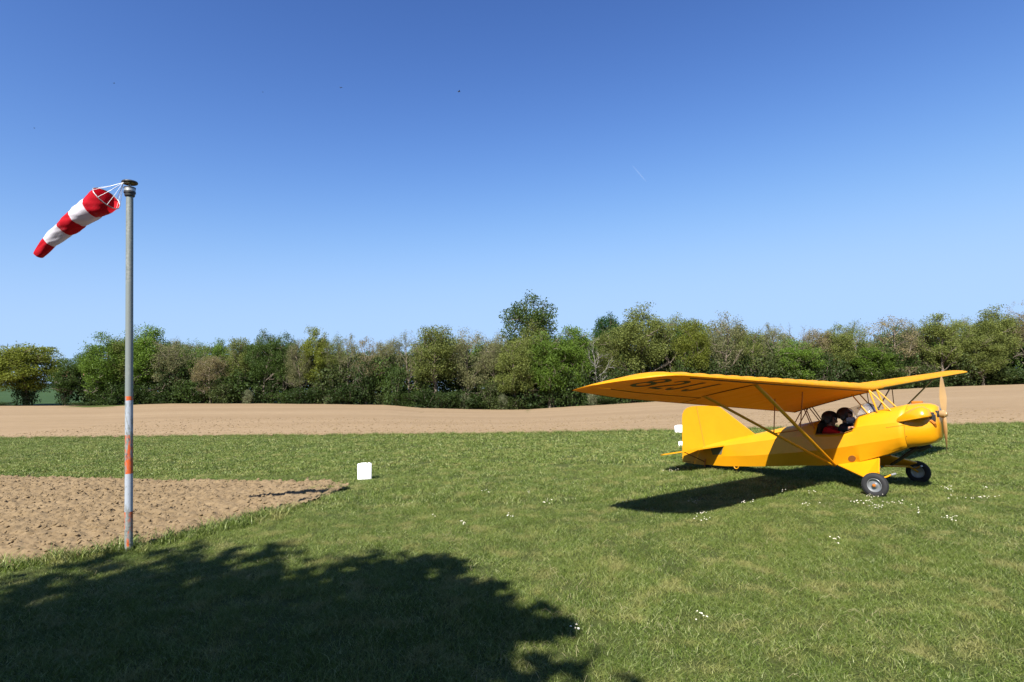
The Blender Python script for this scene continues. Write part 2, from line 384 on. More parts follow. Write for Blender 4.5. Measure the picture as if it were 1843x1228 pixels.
n = 420; yy = 2.6+6.5*nr.random(n)**1.3; xx = (nr.random(n)*2-1)*(.95*yy+1); pt = fbm(xx, yy, 1.3, 3, 71); k = (pt > .50) & ~indirt(xx, yy); xx, yy = xx[k], yy[k]; n = len(xx); q = .8+.6*nr.random(n)
o = gn_scatter('straw', np.stack([xx, yy, np.full(n, .012)], -1), np.stack([np.zeros(n), np.zeros(n), nr.random(n)*6.28], -1), np.stack([q, q, q], -1), nr.integers(0, 4, n).astype(np.int32), straw_s)
tag(o, 'loose dry straw stems lying in the short grass', 'straw', kind='stuff')
# taller weeds along the dirt edge
tall_s = [clump('weed_tuft', 60, .13, .06, .20, .009, .8, 400+k) for k in range(4)]
ed = []
for (a, b) in zip(DP[4:17], DP[5:18]):
    L_ = math.dist(a, b); n = int(L_*(34 if a[1] < 9.2 else 12)*(.35 if a[0] < -4.8 else 1))
    for _ in range(n):
        q = rnd.random(); ed.append((a[0]+(b[0]-a[0])*q+rnd.gauss(0, .11)+(.05 if a[1] < 9 else 0), a[1]+(b[1]-a[1])*q+rnd.gauss(0, .11), 0, .9 if a[1] < 9.2 else .5))
for _ in range(46): ed.append((-3.35+rnd.gauss(0, .22), 10.45+rnd.gauss(0, .3), 0, .45))
for _ in range(9): ed.append((-4.37+rnd.gauss(0, .16), 6.58+rnd.gauss(0, .10), 0, .6))
for _ in range(900):
    x_ = rnd.uniform(-26, 20); ed.append((x_, float(edgeY(np.array(x_)))+rnd.gauss(-.05, .10), 0, .8))
ed = np.array(ed); n = len(ed); q = ed[:, 3]*(.6+.7*nr.random(n))
o = gn_scatter('edge_weeds', ed[:, :3], np.stack([np.zeros(n), np.zeros(n), nr.random(n)*6.28], -1), np.stack([q, q, q], -1), nr.integers(0, 4, n).astype(np.int32), tall_s)
tag(o, 'taller weedy grass tufts along the edges of the bare soil', 'weeds', kind='stuff')
# clods
def clod(seed):
    import bmesh
    b = bmesh.new(); bmesh.ops.create_icosphere(b, subdivisions=2, radius=1.0); g = random.Random(seed)
    off = [Vector((g.uniform(-1, 1), g.uniform(-1, 1), g.uniform(-1, 1))).normalized() for _ in range(6)]
    for v_ in b.verts:
        k = 1.0
        for o_ in off: k -= .28*max(0, v_.co.normalized().dot(o_)-.35)
        v_.co *= k*(.92+.16*g.random()); v_.co.z *= .62; v_.co.x *= 1.2
    me = bpy.data.meshes.new('soil_clod'); b.to_mesh(me); b.free(); me.materials.append(m_di); return bpy.data.objects.new('soil_clod', me)
cl = [clod(k) for k in range(5)]
n = 52000; x = nr.random(n)*13-15.6; y = 4.5+nr.random(n)*11; k = indirt(x, y, .5) & (np.abs(x) < y*1.02+1); x, y = x[k], y[k]; n = len(x)
r = .005+.027*nr.random(n)**2.5
z = dz(x, y)-.002
x2 = nr.random(9000)*50-26; y2 = edgeY(x2)+nr.random(9000)**1.8*16; z2 = plz(x2, y2); r2 = .015+.05*nr.random(9000)**3
P = np.concatenate([np.stack([x, y, z], -1), np.stack([x2, y2, z2], -1)]); r = np.concatenate([r, r2]); n = len(r)
o = gn_scatter('soil_clods', P, nr.random((n, 3))*np.array([.5, .5, 6.28]), np.stack([r, r, r], -1), nr.integers(0, 5, n).astype(np.int32), cl)
tag(o, 'crumbly pale clods of tilled soil', 'soil', kind='stuff')
#MARK_TREES
# ------------------------------------------------------------------ trees
def leaf_mat(name, tl=.45):
    m = mat(name, (.06, .09, .02), .6, .25); t = NT(m)
    oi = t.n('ShaderNodeObjectInfo'); a = t.noise(1.3, 4, .6, 'Position'); b = t.noise(9, 2, .5, 'Position')
    c = t.mix(t.ramp(a, [(.3, G(0)), (.7, G(1))]), (.62, .66, .60), (1.30, 1.22, 1.05))
    c2 = t.mix(t.ramp(b, [(.35, G(0)), (.65, G(1))]), (.80, .83, .8), (1.20, 1.16, 1.1))
    c = t.mix(1.0, c, oi.outputs['Color'], 'MULTIPLY'); c = t.mix(1.0, c, c2, 'MULTIPLY')
    t.l(c, t.b.inputs['Base Color']); tr = t.n('ShaderNodeBsdfTranslucent'); t.l(c, tr.inputs[0])
    ms = t.n('ShaderNodeMixShader', i_0=tl); t.l(t.b.outputs[0], ms.inputs[1]); t.l(tr.outputs[0], ms.inputs[2]); t.l(ms.outputs[0], t.out.inputs[0])
    return m
M_leaf = leaf_mat('spring_leaves')
M_bark = mat('bark', (.13, .105, .08), .9, .1); t = NT(M_bark)
t.l(t.ramp(t.noise(3, 5, .7, 'Position', stretch=(2, 2, .6)), [(.3, (.075, .06, .045)), (.7, (.20, .165, .13))]), t.b.inputs['Base Color'])
M_bark_pale = mat('bleached_bark', (.18, .17, .155), .85, .1)
def skeleton(seed, h, spread, first, droop=0.0, nlimb=9, topfrac=1.0):
    """tapered limbs: list of (points, radii); twig ends: list of points"""
    g = random.Random(seed); limbs = []; ends = []
    tr = []; p = Vector((0, 0, -.3)); d = Vector((g.uniform(-.05, .05), g.uniform(-.05, .05), 1))
    n = 9
    for i in range(n+1):
        tr.append(p.copy()); p = p+d.normalized()*(h*.86/n); d += Vector((g.uniform(-.12, .12), g.uniform(-.12, .12), .05))
    r0 = h*.022; limbs.append((tr, [r0*(1-.88*i/n)+.01 for i in range(n+1)], 0)); ends.append(tr[-1])
    def grow(p, d, L, r, depth):
        m = 4; pts = [p.copy()]; q = p.copy(); dd = d.copy()
        for i in range(m):
            dd = (dd+Vector((g.uniform(-.28, .28), g.uniform(-.28, .28), g.uniform(-.16, .24)-droop))).normalized(); q = q+dd*L/m; pts.append(q.copy())
            if depth < 3 and i >= 1:
                for _ in range(2 if depth < 2 else 1):
                    sd = (dd+Vector((g.uniform(-1, 1), g.uniform(-1, 1), g.uniform(-.5, .8)))).normalized()
                    grow(q, sd, L*g.uniform(.38, .58), r*.5, depth+1)
        limbs.append((pts, [r*(1-.8*i/m)+.006 for i in range(m+1)], depth)); ends.append(pts[-1]); ends.append(pts[-2])
    for k in range(nlimb):
        t_ = first+(1-first)*(k+.5)/nlimb; i = min(int(t_*n), n-1); q = tr[i].lerp(tr[i+1], t_*n-i)
        a = k*2.4+g.uniform(-.4, .4); e = g.uniform(.15, .55)+t_*.55
        L = spread*(1.0-.62*abs(t_-.45-first*.3)**1.1)*g.uniform(.72, 1.08)
        grow(q, Vector((math.cos(a), math.sin(a), e)).normalized(), L, r0*.42*(1-.5*t_), 1)
    return limbs, ends
def limb_mesh(limbs, name, maxd=3):
    b = MB()
    for pts, rs, dp in limbs:
        if dp <= maxd: b.tube(pts, rs, 6 if dp < 2 else 3, cap=False)
    return b
def leaf_cards(centers, per, sig, size, seed, flat=.8):
    g = np.random.default_rng(seed); C = np.repeat(np.array([tuple(c) for c in centers]), per, 0); n = len(C)
    d = g.normal(0, 1, (n, 3)); d /= np.linalg.norm(d, axis=1)[:, None]; C = C+d*(sig*2.0*g.random(n)**.42)[:, None]*np.array([1, 1, flat])
    u = g.normal(0, 1, (n, 3)); u /= np.linalg.norm(u, axis=1)[:, None]; w = np.cross(u, g.normal(0, 1, (n, 3))); w /= np.linalg.norm(w, axis=1)[:, None]
    s = (size*(.6+.8*g.random(n)))[:, None]
    v = np.stack([C-u*s*.62, C+w*s*.40, C+u*s*.62, C-w*s*.40], 1).reshape(-1, 3)
    return v, np.arange(n*4).reshape(-1, 4)
def tree_mesh(kind, seed):
    """returns (trunk mesh, crown mesh) for a 12 m tall tree with its base at the origin"""
    # spread, first limb, droop, limbs, leaves per twig, twig cluster, leaf size, lobes, leaves per lobe, crown bottom
    K = dict(oak=(3.5, .22, 0, 13, 8, .42, .15, 50, 240, .28), dense=(3.6, .14, .02, 14, 8, .42, .155, 66, 260, .14), dome=(4.0, .30, 0, 15, 9, .42, .16, 74, 270, .20), tall=(3.3, .2, 0, 14, 8, .38, .15, 50, 240, .24),
             sparse=(4.0, .18, 0, 13, 8, .34, .13, 20, 110, .3), bud=(3.9, .2, 0, 14, 8, .38, .13, 40, 170, .2), bare=(3.9, .2, 0, 13, 1, .25, .13, 0, 0, .3))[kind]
    limbs, ends = skeleton(seed, 12, K[0], K[1], K[2], K[3])
    g = random.Random(seed+5); lob = []; zt = max(e.z for e in ends); W = K[0]*.86; zc = 12*(K[9]+1)/2; hz = 12*(1-K[9])/2
    for k in range(K[7]):
        th = g.uniform(0, 6.283); q = g.uniform(-1, 1); rr = math.sqrt(max(0, 1-q*q)); f_ = g.uniform(.55, .9)
        lob.append(Vector((math.cos(th)*rr*W*1.1*f_*g.uniform(.85, 1.1), math.sin(th)*rr*W*1.1*f_*g.uniform(.85, 1.1), zc+q*hz*f_)))
    inside = lambda e: (e.x**2+e.y**2)/(W*1.12)**2+((e.z-zc)/(hz*1.05))**2 < 1 or e.z < zc-hz*.6
    if lob: limbs = [l for l in limbs if l[2] < 2 or inside(l[0][-1])]
    tb = limb_mesh(limbs, 'trunk', 3)
    if lob: ends = [e for e in ends if ((e.x**2+e.y**2)/(W*1.12)**2+((e.z-zc)/(hz*1.05))**2) < 1 or e.z < zc-hz]
    v, f = leaf_cards(ends, K[4], K[5], K[6], seed)
    for i, l in enumerate(lob):
        v2, f2 = leaf_cards([l], int(K[8]*g.uniform(.8, 1.7)), g.uniform(.44, .76)*(1 if kind != 'tall' else .85), K[6], seed*77+i); f = np.concatenate([f, f2+len(v)]); v = np.concatenate([v, v2])
    s = 12/(np.percentile(v[:, 2], 99.5)+.15); return tb, v, f, s
LIB = {}
def libtree(kind, var):
    key = (kind, var)
    if key not in LIB:
        tb, v, f, s = tree_mesh(kind, hash_seed(kind, var))
        v = v*s; tb.v = [(p[0]*s, p[1]*s, p[2]*s) for p in tb.v]
        to = tb.build('trunk', M_bark, smooth=60, fixn=False); co = npmesh('crown', v, f, M_leaf)
        LIB[key] = (to.data, co.data); bpy.data.objects.remove(to); bpy.data.objects.remove(co)
    return LIB[key]
def hash_seed(kind, var): return sum(ord(c)*(i+3) for i, c in enumerate(kind))*7+var*101
FRESH = (0.101, 0.173, 0.024); OLIVE = (0.141, 0.173, 0.046); DARK = (0.064, 0.112, 0.024); BUFF = (0.193, 0.167, 0.094); GREYG = (0.165, 0.175, 0.088); YELG = (0.143, 0.173, 0.026)
def plant_tree(x, y, h, w, kind, var, col, label, cat='tree', group=None, name='tree', rz=None, bark=None, z=None):
    t_, c_ = libtree(kind, var)
    r = empty(name, (x, y, tz1(x, y)-.1 if z is None else z), rnd.uniform(0, 6.28) if rz is None else rz); s = h/12.0
    r.scale = (w, w, s)
    a = bpy.data.objects.new('trunk', t_); COL.objects.link(a); a.parent = r
    b = bpy.data.objects.new('crown', c_); COL.objects.link(b); b.parent = r
    j = rnd.uniform(.86, 1.14); b.color = (col[0]*j, col[1]*j, col[2]*j, 1)
    if bark:
        a.data = t_.copy(); a.data.materials.clear(); a.data.materials.append(bark)
    tag(r, label, cat, group); return r
def wood_tree(px, top, wpx, kind, var, col, label, Y=98, group=None, name='tree', base=None, bark=None):
    p = at(px, top, Y); zb = tz1(p.x, Y)-.2; h = p.z-zb
    wm = wpx/CF*Y*(1.0)/7.6
    return plant_tree(p.x, Y, h, wm, kind, var, col, label, group=group, name=name, z=zb, bark=bark)
WE = 'trees along the wood edge'
L = [
 (-18, 622, 70, 'oak', 0, YELG, 'dark green tree cut by the left frame edge', 97, None),
 (52, 622, 122, 'dome', 0, YELG, 'broad round yellow-green oak standing alone at far left before the green field', 97, None),
 (120, 645, 62, 'tall', 1, DARK, 'small narrow ivy-covered tree between the lone oak and the wood', 97, None),
 (192, 603, 92, 'dense', 1, FRESH, 'bright fresh green tree forming the left end of the wood', 97.5, WE),
 (262, 589, 92, 'dense', 2, FRESH, 'tall green tree just right behind the windsock pole', 99, WE),
 (228, 606, 70, 'oak', 1, OLIVE, 'olive tree crossed by the windsock pole', 98, WE),
 (308, 611, 76, 'bud', 0, GREYG, 'greyish olive budding tree, second right of the windsock pole', 98, WE),
 (348, 612, 60, 'sparse', 0, FRESH, 'thin fresh green tree with bare twigs above, right of the greyish tree by the pole', 100, WE),
 (380, 640, 66, 'bud', 1, BUFF, 'low brownish budding tree at the left third of the wood', 96.5, WE),
 (392, 612, 56, 'tall', 0, FRESH, 'green tree rising behind the low brownish budding tree', 101, WE),
 (430, 609, 58, 'oak', 2, OLIVE, 'olive tree left of the paired dark green crowns', 99, WE),
 (474, 597, 66, 'oak', 0, DARK, 'dark green tree, left one of a pair of crowns', 98.5, WE),
 (512, 601, 60, 'oak', 1, DARK, 'dark green tree, right one of a pair of crowns', 99.5, WE),
 (567, 590, 66, 'tall', 1, YELG, 'pointed yellow-green tree taller than those beside it left of centre', 98, WE),
 (540, 612, 56, 'bud', 2, GREYG, 'grey-green tree hugging the left of the pointed yellow-green tree', 97.5, WE),
 (598, 604, 52, 'bud', 0, OLIVE, 'olive tree hugging the right of the pointed yellow-green tree', 99, WE),
 (627, 602, 46, 'sparse', 1, GREYG, 'thin see-through grey-green tree in the gap of the wood', 99, WE),
 (664, 607, 60, 'sparse', 2, BUFF, 'see-through brownish tree with visible trunk left of the low gap', 98, WE),
 (700, 610, 56, 'bud', 1, GREYG, 'short grey budding tree at the lowest point of the skyline', 100, WE),
 (735, 597, 56, 'sparse', 0, GREYG, 'sparse grey tree at the left shoulder of the broad olive crown', 100, WE),
 (783, 588, 100, 'oak', 2, OLIVE, 'broad rounded yellow-olive tree near the photo centre', 98, WE),
 (842, 594, 80, 'bud', 2, GREYG, 'silvery grey-green tree left of the tallest tree', 99, WE),
 (888, 600, 66, 'bud', 0, GREYG, 'grey-green tree touching the left foot of the tallest tree', 99, WE),
 (952, 533, 122, 'oak', 1, (.060, .100, .020), 'tallest tree, its dark crown standing clear above the wood', 103, None),
 (925, 615, 84, 'dense', 0, OLIVE, 'leafy olive tree in front of the tallest tree on its left', 97, WE),
 (955, 582, 84, 'oak', 0, OLIVE, 'olive tree hiding the trunk of the tallest tree', 99.5, WE),
 (985, 600, 88, 'dense', 1, FRESH, 'bright green tree in front of the tallest tree on its right', 97.5, WE),
 (1030, 590, 80, 'dense', 2, FRESH, 'green tree between the tallest tree and the bleached dead tree', 99, WE),
 (1092, 569, 58, 'dome', 0, (.03, .085, .015), 'small dark green round top poking up behind the olive wood', 112, None),
 (1100, 592, 80, 'oak', 1, OLIVE, 'olive tree behind the bleached dead tree', 101, WE),
 (1152, 550, 110, 'oak', 0, OLIVE, 'large olive oak, second highest crown, above the wing tip', 99, WE),
 (1206, 569, 76, 'bud', 1, OLIVE, 'budding olive tree leaning on the right of the large olive oak', 100, WE),
 (1246, 575, 74, 'oak', 2, YELG, 'yellow-green tree right of the large olive oak', 98, WE),
 (1300, 566, 88, 'bud', 2, GREYG, 'grey-green broad airy tree above the middle of the near wing', 99, WE),
 (1347, 588, 64, 'bud', 0, OLIVE, 'shorter olive tree right of the grey airy tree', 98, WE),
 (1388, 582, 58, 'sparse', 1, GREYG, 'thin-leaved grey tree above the front strut joint', 100, WE),
 (1428, 582, 72, 'bare', 0, GREYG, 'nearly leafless tree with forked branches against the sky', 99, WE),
 (1436, 615, 90, 'dense', 1, FRESH, 'lower leafy green tree in front of the nearly leafless one', 96.8, WE),
 (1468, 592, 60, 'bud', 1, BUFF, 'brownish tree right of the nearly leafless one', 100, WE),
 (1505, 586, 70, 'oak', 1, OLIVE, 'olive tree above the cockpit', 99, WE),
 (1540, 579, 62, 'bud', 2, OLIVE, 'mottled olive tree left of the wide brown-grey one', 100, WE),
 (1596, 570, 96, 'sparse', 2, BUFF, 'wide brown-grey tree hardly in leaf above the engine', 98.5, WE),
 (1572, 625, 84, 'dense', 2, FRESH, 'low bright green tree below the brown-grey one', 96.8, WE),
 (1642, 580, 60, 'bud', 0, GREYG, 'grey-green tree between the brown-grey tree and the dark-trunked one', 100, WE),
 (1684, 565, 82, 'tall', 1, OLIVE, 'olive tree with a thick dark bare trunk above the far wing tip', 97, WE),
 (1724, 573, 64, 'bud', 1, OLIVE, 'olive tree just right of the dark-trunked one', 100, WE),
 (1760, 600, 84, 'dense', 0, OLIVE, 'leafy olive tree right of the far wing tip, low in the wood', 97, WE),
 (1786, 553, 84, 'oak', 0, OLIVE, 'high rounded olive crown near the right edge', 99, WE),
 (1838, 545, 66, 'sparse', 0, BUFF, 'grey-brown tree almost bare at the right edge', 99, WE),
 (1885, 556, 90, 'oak', 2, OLIVE, 'olive tree cut by the right frame edge', 98, WE),
]
for (px, top, w, kd, va, co, lb, Y, gr) in L:
    wood_tree(px, top, w, kd, va, co, lb, Y, gr, name='oak_tree' if kd in ('oak', 'dense', 'dome') else 'woodland_tree')
# bleached dead tree
wood_tree(1073, 604, 62, 'bare', 1, GREYG, 'bleached pale dead tree with crooked white branches in front of the wood', 98.4, name='dead_tree', bark=M_bark_pale)
# back rows, deeper in the wood
for k in range(46):
    px = 175+k*38+rnd.uniform(-10, 10)
    top = np.interp(px, [170, 260, 400, 620, 700, 800, 900, 1050, 1150, 1300, 1450, 1600, 1843, 1950], [625, 608, 622, 618, 622, 606, 612, 602, 576, 588, 604, 590, 570, 570])+rnd.uniform(-3, 12)
    wood_tree(px, top, rnd.uniform(70, 95), rnd.choice(['oak', 'bud', 'dense', 'oak']), rnd.randrange(3), rnd.choice([OLIVE, GREYG, DARK, FRESH]), 'tree deeper in the wood, mostly hidden behind the front row', rnd.uniform(106, 118), 'trees deeper in the wood', name='woodland_tree')
# understorey bushes
BU = [(205, 668, 'dark bush under the left end of the wood'), (268, 660, 'dark bush at the wood foot right of the windsock pole'), (325, 668, 'olive bush at the wood foot near the greyish budding tree')]
def bush_mesh(seed, n=60):
    g = random.Random(seed); b = MB(); ends = []
    for k in range(11):
        a = g.uniform(0, 6.28); q = Vector((0, 0, -.1)); d = Vector((math.cos(a)*.5, math.sin(a)*.5, 1)).normalized(); pts = [q]
        for i in range(4):
            d = (d+Vector((g.uniform(-.3, .3), g.uniform(-.3, .3), .0))).normalized(); q = q+d*.95; pts.append(q)
        b.tube(pts, [.05, .04, .03, .02, .01], 4, cap=False); ends += pts[1:]
    for k in range(n):
        a = g.uniform(0, 6.28); rr = 2.0*math.sqrt(g.random()); zz = g.uniform(.2, 4.0*(1-.25*(rr/2)**2)); ends.append(Vector((rr*math.cos(a), rr*math.sin(a), zz)))
    v, f = leaf_cards(ends, 26, .36, .20, seed); v[:, 2] = np.maximum(v[:, 2], 0)
    return b, v, f
BL = []
for s_ in range(5):
    b, v, f = bush_mesh(900+s_); o1 = b.build('stems', M_bark, fixn=False); o2 = npmesh('foliage', v, f, M_leaf); BL.append((o1.data, o2.data)); bpy.data.objects.remove(o1); bpy.data.objects.remove(o2)
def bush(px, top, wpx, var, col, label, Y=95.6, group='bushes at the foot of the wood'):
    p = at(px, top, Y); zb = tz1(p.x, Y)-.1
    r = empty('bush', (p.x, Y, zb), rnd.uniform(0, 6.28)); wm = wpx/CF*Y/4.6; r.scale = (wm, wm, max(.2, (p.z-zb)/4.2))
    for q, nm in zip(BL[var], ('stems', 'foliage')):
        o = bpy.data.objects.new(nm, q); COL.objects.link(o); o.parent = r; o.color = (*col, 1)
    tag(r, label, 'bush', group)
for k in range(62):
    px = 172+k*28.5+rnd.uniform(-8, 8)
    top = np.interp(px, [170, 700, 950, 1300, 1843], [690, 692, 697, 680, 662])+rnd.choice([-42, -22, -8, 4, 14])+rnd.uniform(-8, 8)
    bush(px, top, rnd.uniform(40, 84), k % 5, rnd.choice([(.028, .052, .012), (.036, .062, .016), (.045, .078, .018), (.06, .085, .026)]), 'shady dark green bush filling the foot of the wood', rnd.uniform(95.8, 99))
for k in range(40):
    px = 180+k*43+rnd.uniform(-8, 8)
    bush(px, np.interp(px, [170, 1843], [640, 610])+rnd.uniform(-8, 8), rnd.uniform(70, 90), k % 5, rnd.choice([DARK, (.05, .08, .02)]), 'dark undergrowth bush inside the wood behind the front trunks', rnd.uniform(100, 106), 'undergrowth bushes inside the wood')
for px, top, w, lb in ((446, 700, 20, 'pale flowering hawthorn at the wood foot below the olive trees'), (590, 710, 15, 'small whitish flowering bush below the pointed yellow-green tree'), (835, 708, 17, 'whitish flowering bush below the silvery tree left of centre'), (905, 708, 17, 'whitish flowering bush at the foot of the tallest tree'), (1066, 702, 19, 'whitish flowering bush just left of the wing tip')):
    bush(px, top, w, 1, (.17, .19, .12), lb, 95.4, None)
# ivy on the two lone trees
for px, top, w, lb in ((52, 672, 44, 'dense dark ivy column around the trunk of the lone oak'), (118, 668, 28, 'dense dark ivy column around the small narrow tree')):
    bush(px, top, w, 2, (.025, .05, .014), lb, 96.9, None)
for px, top, w, lb in ((-10, 723, 60, 'low dark hedge growth under the lone oak'), (150, 724, 50, 'low dark hedge growth left of the wood')):
    bush(px, top, w, 3, (.03, .055, .016), lb, 95.9, None)

# trees behind the photographer that throw the foreground shade
def shade_tree(sx, sy, h, cr, label, seed):
    """crown of radius cr centred at height h; its shadow centre lands at (sx, sy)"""
    cx = sx+SUN.x/SUN.z*h; cy = sy+SUN.y/SUN.z*h; r = empty('shade_tree', (cx, cy, 0)); tag(r, label, 'tree'); g = random.Random(seed)
    b = MB(); b.tube([(0, 0, -.2), (.1, .05, h*.35), (-.05, .1, h*.7), (0, 0, h*1.05)], [.26, .2, .14, .05], 10, cap=False); ends = []
    for k in range(int(60*cr)):
        d = Vector((g.gauss(0, 1), g.gauss(0, 1), g.gauss(0, 1))).normalized(); q = Vector((0, 0, h))+Vector((d.x, d.y, d.z*.9))*cr*(g.random()**.45)*g.uniform(.86, 1.0); ends.append(q)
        if k % 4 == 0: b.tube([(0, 0, h*.6), Vector((0, 0, h*.6)).lerp(q, .5)+Vector((0, 0, .3)), q], [.07, .04, .012], 5, cap=False)
    b.build('trunk', M_bark, r, fixn=False); v, f = leaf_cards(ends, 60, .27, .20, seed); o = npmesh('crown', v, f, M_leaf, parent=r); o.color = (*FRESH, 1)
shade_tree(-3.75, 2.75, 7.4, 3.1, 'leafy tree behind the photographer casting most of the foreground shade', 1)
shade_tree(-1.5, 3.45, 6.0, 1.95, 'smaller leafy tree right of it behind the photographer', 2)
shade_tree(-8.3, 1.9, 8.2, 4.0, 'leafy tree behind the photographer on the far left', 3)
shade_tree(-2.0, -.6, 8.0, 3.4, 'leafy tree further behind the photographer', 4)
shade_tree(-6.0, -4.0, 9.0, 4.0, 'leafy tree at the back behind the photographer', 5)

for k, (sx_, sy_) in enumerate(((-24, -7.5), (-15.5, -6), (-6.5, -8.5), (2.5, -9), (11, -8.5), (20, -8))):  # unseen row added behind the camera to block skylight and deepen the shade
    shade_tree(sx_, sy_, 8.5+.3*(k % 3), 4.3, 'leafy tree in the unseen row added behind the camera to block skylight, number %s from the left' % ('one', 'two', 'three', 'four', 'five', 'six')[k], 20+k)
# ------------------------------------------------------------------ light aircraft
# body frame: x forward, y to its left (away from the camera), z up
AC = empty('light_aircraft', (5.51, 9.402, 0), R(-52.4))
tag(AC, 'yellow parasol-wing light aircraft with open cockpit taxiing on the grass', 'aircraft')
# fuselage stations: x, (spine z), (shoulder y,z), (upper chine y,z), (lower chine y,z), (bottom y,z), roundness
ST = [(-2.80, .47, (.012, .44), (.03, .395), (.035, .24), (.025, .085), 0),
      (-2.27, .60, (.05, .56), (.10, .495), (.11, .295), (.08, .105), 0),
      (-1.67, .745, (.09, .70), (.165, .60), (.18, .36), (.135, .16), 0),
      (-1.20, .865, (.12, .81), (.22, .685), (.235, .43), (.175, .21), 0),
      (-.80, .955, (.15, .90), (.265, .75), (.285, .49), (.215, .26), 0),
      (-.45, 1.035, (.18, .975), (.30, .812), (.325, .55), (.25, .295), 0),
      (-.20, 1.05, (.19, 1.0), (.31, .825), (.335, .595), (.255, .325), 0),
      (.00, 1.08, (.20, 1.03), (.315, .848), (.34, .635), (.255, .365), 0),
      (.14, 1.11, (.20, 1.05), (.315, .905), (.34, .665), (.25, .40), 0),
      (.20, 1.15, (.205, 1.10), (.315, .95), (.335, .68), (.275, .42), .15),
      (.32, 1.19, (.205, 1.135), (.31, .98), (.33, .71), (.265, .46), .3),
      (.60, 1.25, (.20, 1.185), (.305, 1.02), (.322, .77), (.235, .565), .55),
      (.72, 1.28, (.195, 1.21), (.298, 1.04), (.312, .80), (.215, .625), .75),
      (.85, 1.31, (.185, 1.235), (.285, 1.06), (.30, .84), (.20, .68), .95),
      (1.02, 1.328, (.17, 1.25), (.262, 1.08), (.278, .87), (.185, .715), 1),
      (1.12, 1.32, (.155, 1.245), (.23, 1.09), (.25, .91), (.165, .745), 1),
      (1.18, 1.30, (.13, 1.23), (.195, 1.08), (.21, .93), (.14, .785), 1),
      (1.215, 1.27, (.10, 1.21), (.15, 1.08), (.15, .96), (.10, .84), 1)]
def st_at(x):
    xs = [s[0] for s in ST]; k = max(0, min(len(ST)-2, int(np.searchsorted(xs, x, 'right')-1))); a, b = ST[k], ST[k+1]; t = (x-a[0])/(b[0]-a[0])
    L2 = lambda p, q: (p[0]+(q[0]-p[0])*t, p[1]+(q[1]-p[1])*t)
    pts = [(0, a[1]+(b[1]-a[1])*t)]+[L2(a[i], b[i]) for i in range(2, 6)]; pts.append((0, pts[-1][1]-.006)); return pts, a[6]+(b[6]-a[6])*t
NS = 4
def half(x):
    pts, r = st_at(x); P = [Vector((p[0], p[1])) for p in pts]; out = []
    ext = [Vector((-P[1].x, P[1].y))]+P+[Vector((-P[-2].x, P[-2].y))]
    for i in range(5):
        p0, p1, p2, p3 = ext[i], ext[i+1], ext[i+2], ext[i+3]
        for k in range(NS):
            t = k/NS; lin = p1.lerp(p2, t)
            cr = .5*((2*p1)+(p2-p0)*t+(2*p0-5*p1+4*p2-p3)*t*t+(3*p1-p0-3*p2+p3)*t**3)
            rr = max(r, .85 if i == 0 else (.35 if i == 1 and x > -.5 else 0)); out.append(lin.lerp(cr, rr))
    out.append(P[5]); return out          # 21 points
XS = sorted(set([s[0] for s in ST]+[round(q, 3) for q in np.arange(-2.75, 1.1, .09)]))
XS = [x for i, x in enumerate(XS) if i == 0 or x-XS[i-1] > .012 or x in (-.45, .2, .14)]
def loft(x0, x1, cond=None, mats=None, name='fuselage', m=M_yel, ang=24, inset=0.0):
    b = MB(); xs = [x for x in XS if x0-1e-6 <= x <= x1+1e-6]; N = 41
    for x in xs:
        h = half(x); ring = [(x, -p.x*(1-inset), p.y-inset*.2*(p.y-.8)) for p in h]+[(x, p.x*(1-inset), p.y-inset*.2*(p.y-.8)) for p in h[-2:0:-1]]
        b.v += ring
    N = len(ring)
    for i in range(len(xs)-1):
        for k in range(N):
            kk = min(k, N-1-k) if k < N else k
            seg = k if k <= 19 else N-1-k
            if cond and not cond((xs[i]+xs[i+1])/2, seg): continue
            b.f.append((i*N+k, i*N+(k+1) % N, (i+1)*N+(k+1) % N, (i+1)*N+k)); b.m.append(0)
    b.N = N; b.n = len(xs); return b
CK0, CK1 = -.45, .14
b = loft(-2.80, .85, cond=lambda x, s: not (CK0 < x < CK1 and s < 2*NS))
b.f.append(tuple(range(b.N))); b.m.append(0)
fus = b.build('fuselage', M_yel, AC, smooth=11)
fus.modifiers.new('thickness', 'SOLIDIFY').thickness = .008
b = loft(.85, 1.22); o0 = (b.n-1)*b.N
b.f.append(tuple(o0+k for k in range(b.N))); b.m.append(0)
cowl = b.build('engine_cowl', M_cowl, AC, smooth=50)
# bulged rocker covers on both sides of the cowl and the cooling recess under them
for s in (-1, 1):
    b = MB(); rot = Matrix.Rotation(R(-13), 3, 'Y')
    n = 22; vs = []
    pr = [(-.32, .0), (-.23, .055), (-.12, .10), (0, .135), (.09, .148), (.15, .138), (.195, .095), (.212, 0)]
    for (dx, r_) in pr:
        for k in range(n):
            a = 2*math.pi*k/n; y = math.cos(a)*r_*1.05; z = math.sin(a)*r_*(1.12 if math.sin(a) > 0 else .10)
            vs.append(rot @ Vector((dx, y, z))+Vector((.985, s*.235, 1.10)))
    b.add(vs, [(i*n+k, i*n+(k+1) % n, (i+1)*n+(k+1) % n, (i+1)*n+k) for i in range(len(pr)-1) for k in range(n)])
    b.build('cowl_bulge', M_cowl, cowl, smooth=60)
b = MB()
for s in (-1, 1):
    for zf in (.2, .4, .6, .8):
        h = half(.87); k = int(zf*20); b.ell((.87, s*h[k].x*1.003, h[k].y), (.006, .006, .006), 8, 5)
    for xq in (.62, .70, .78): h = half(xq); b.ell((xq, s*h[9].x*1.003, h[9].y), (.005, .005, .005), 8, 5)
b.build('cowl_fasteners', M_wire, cowl)
b = MB()
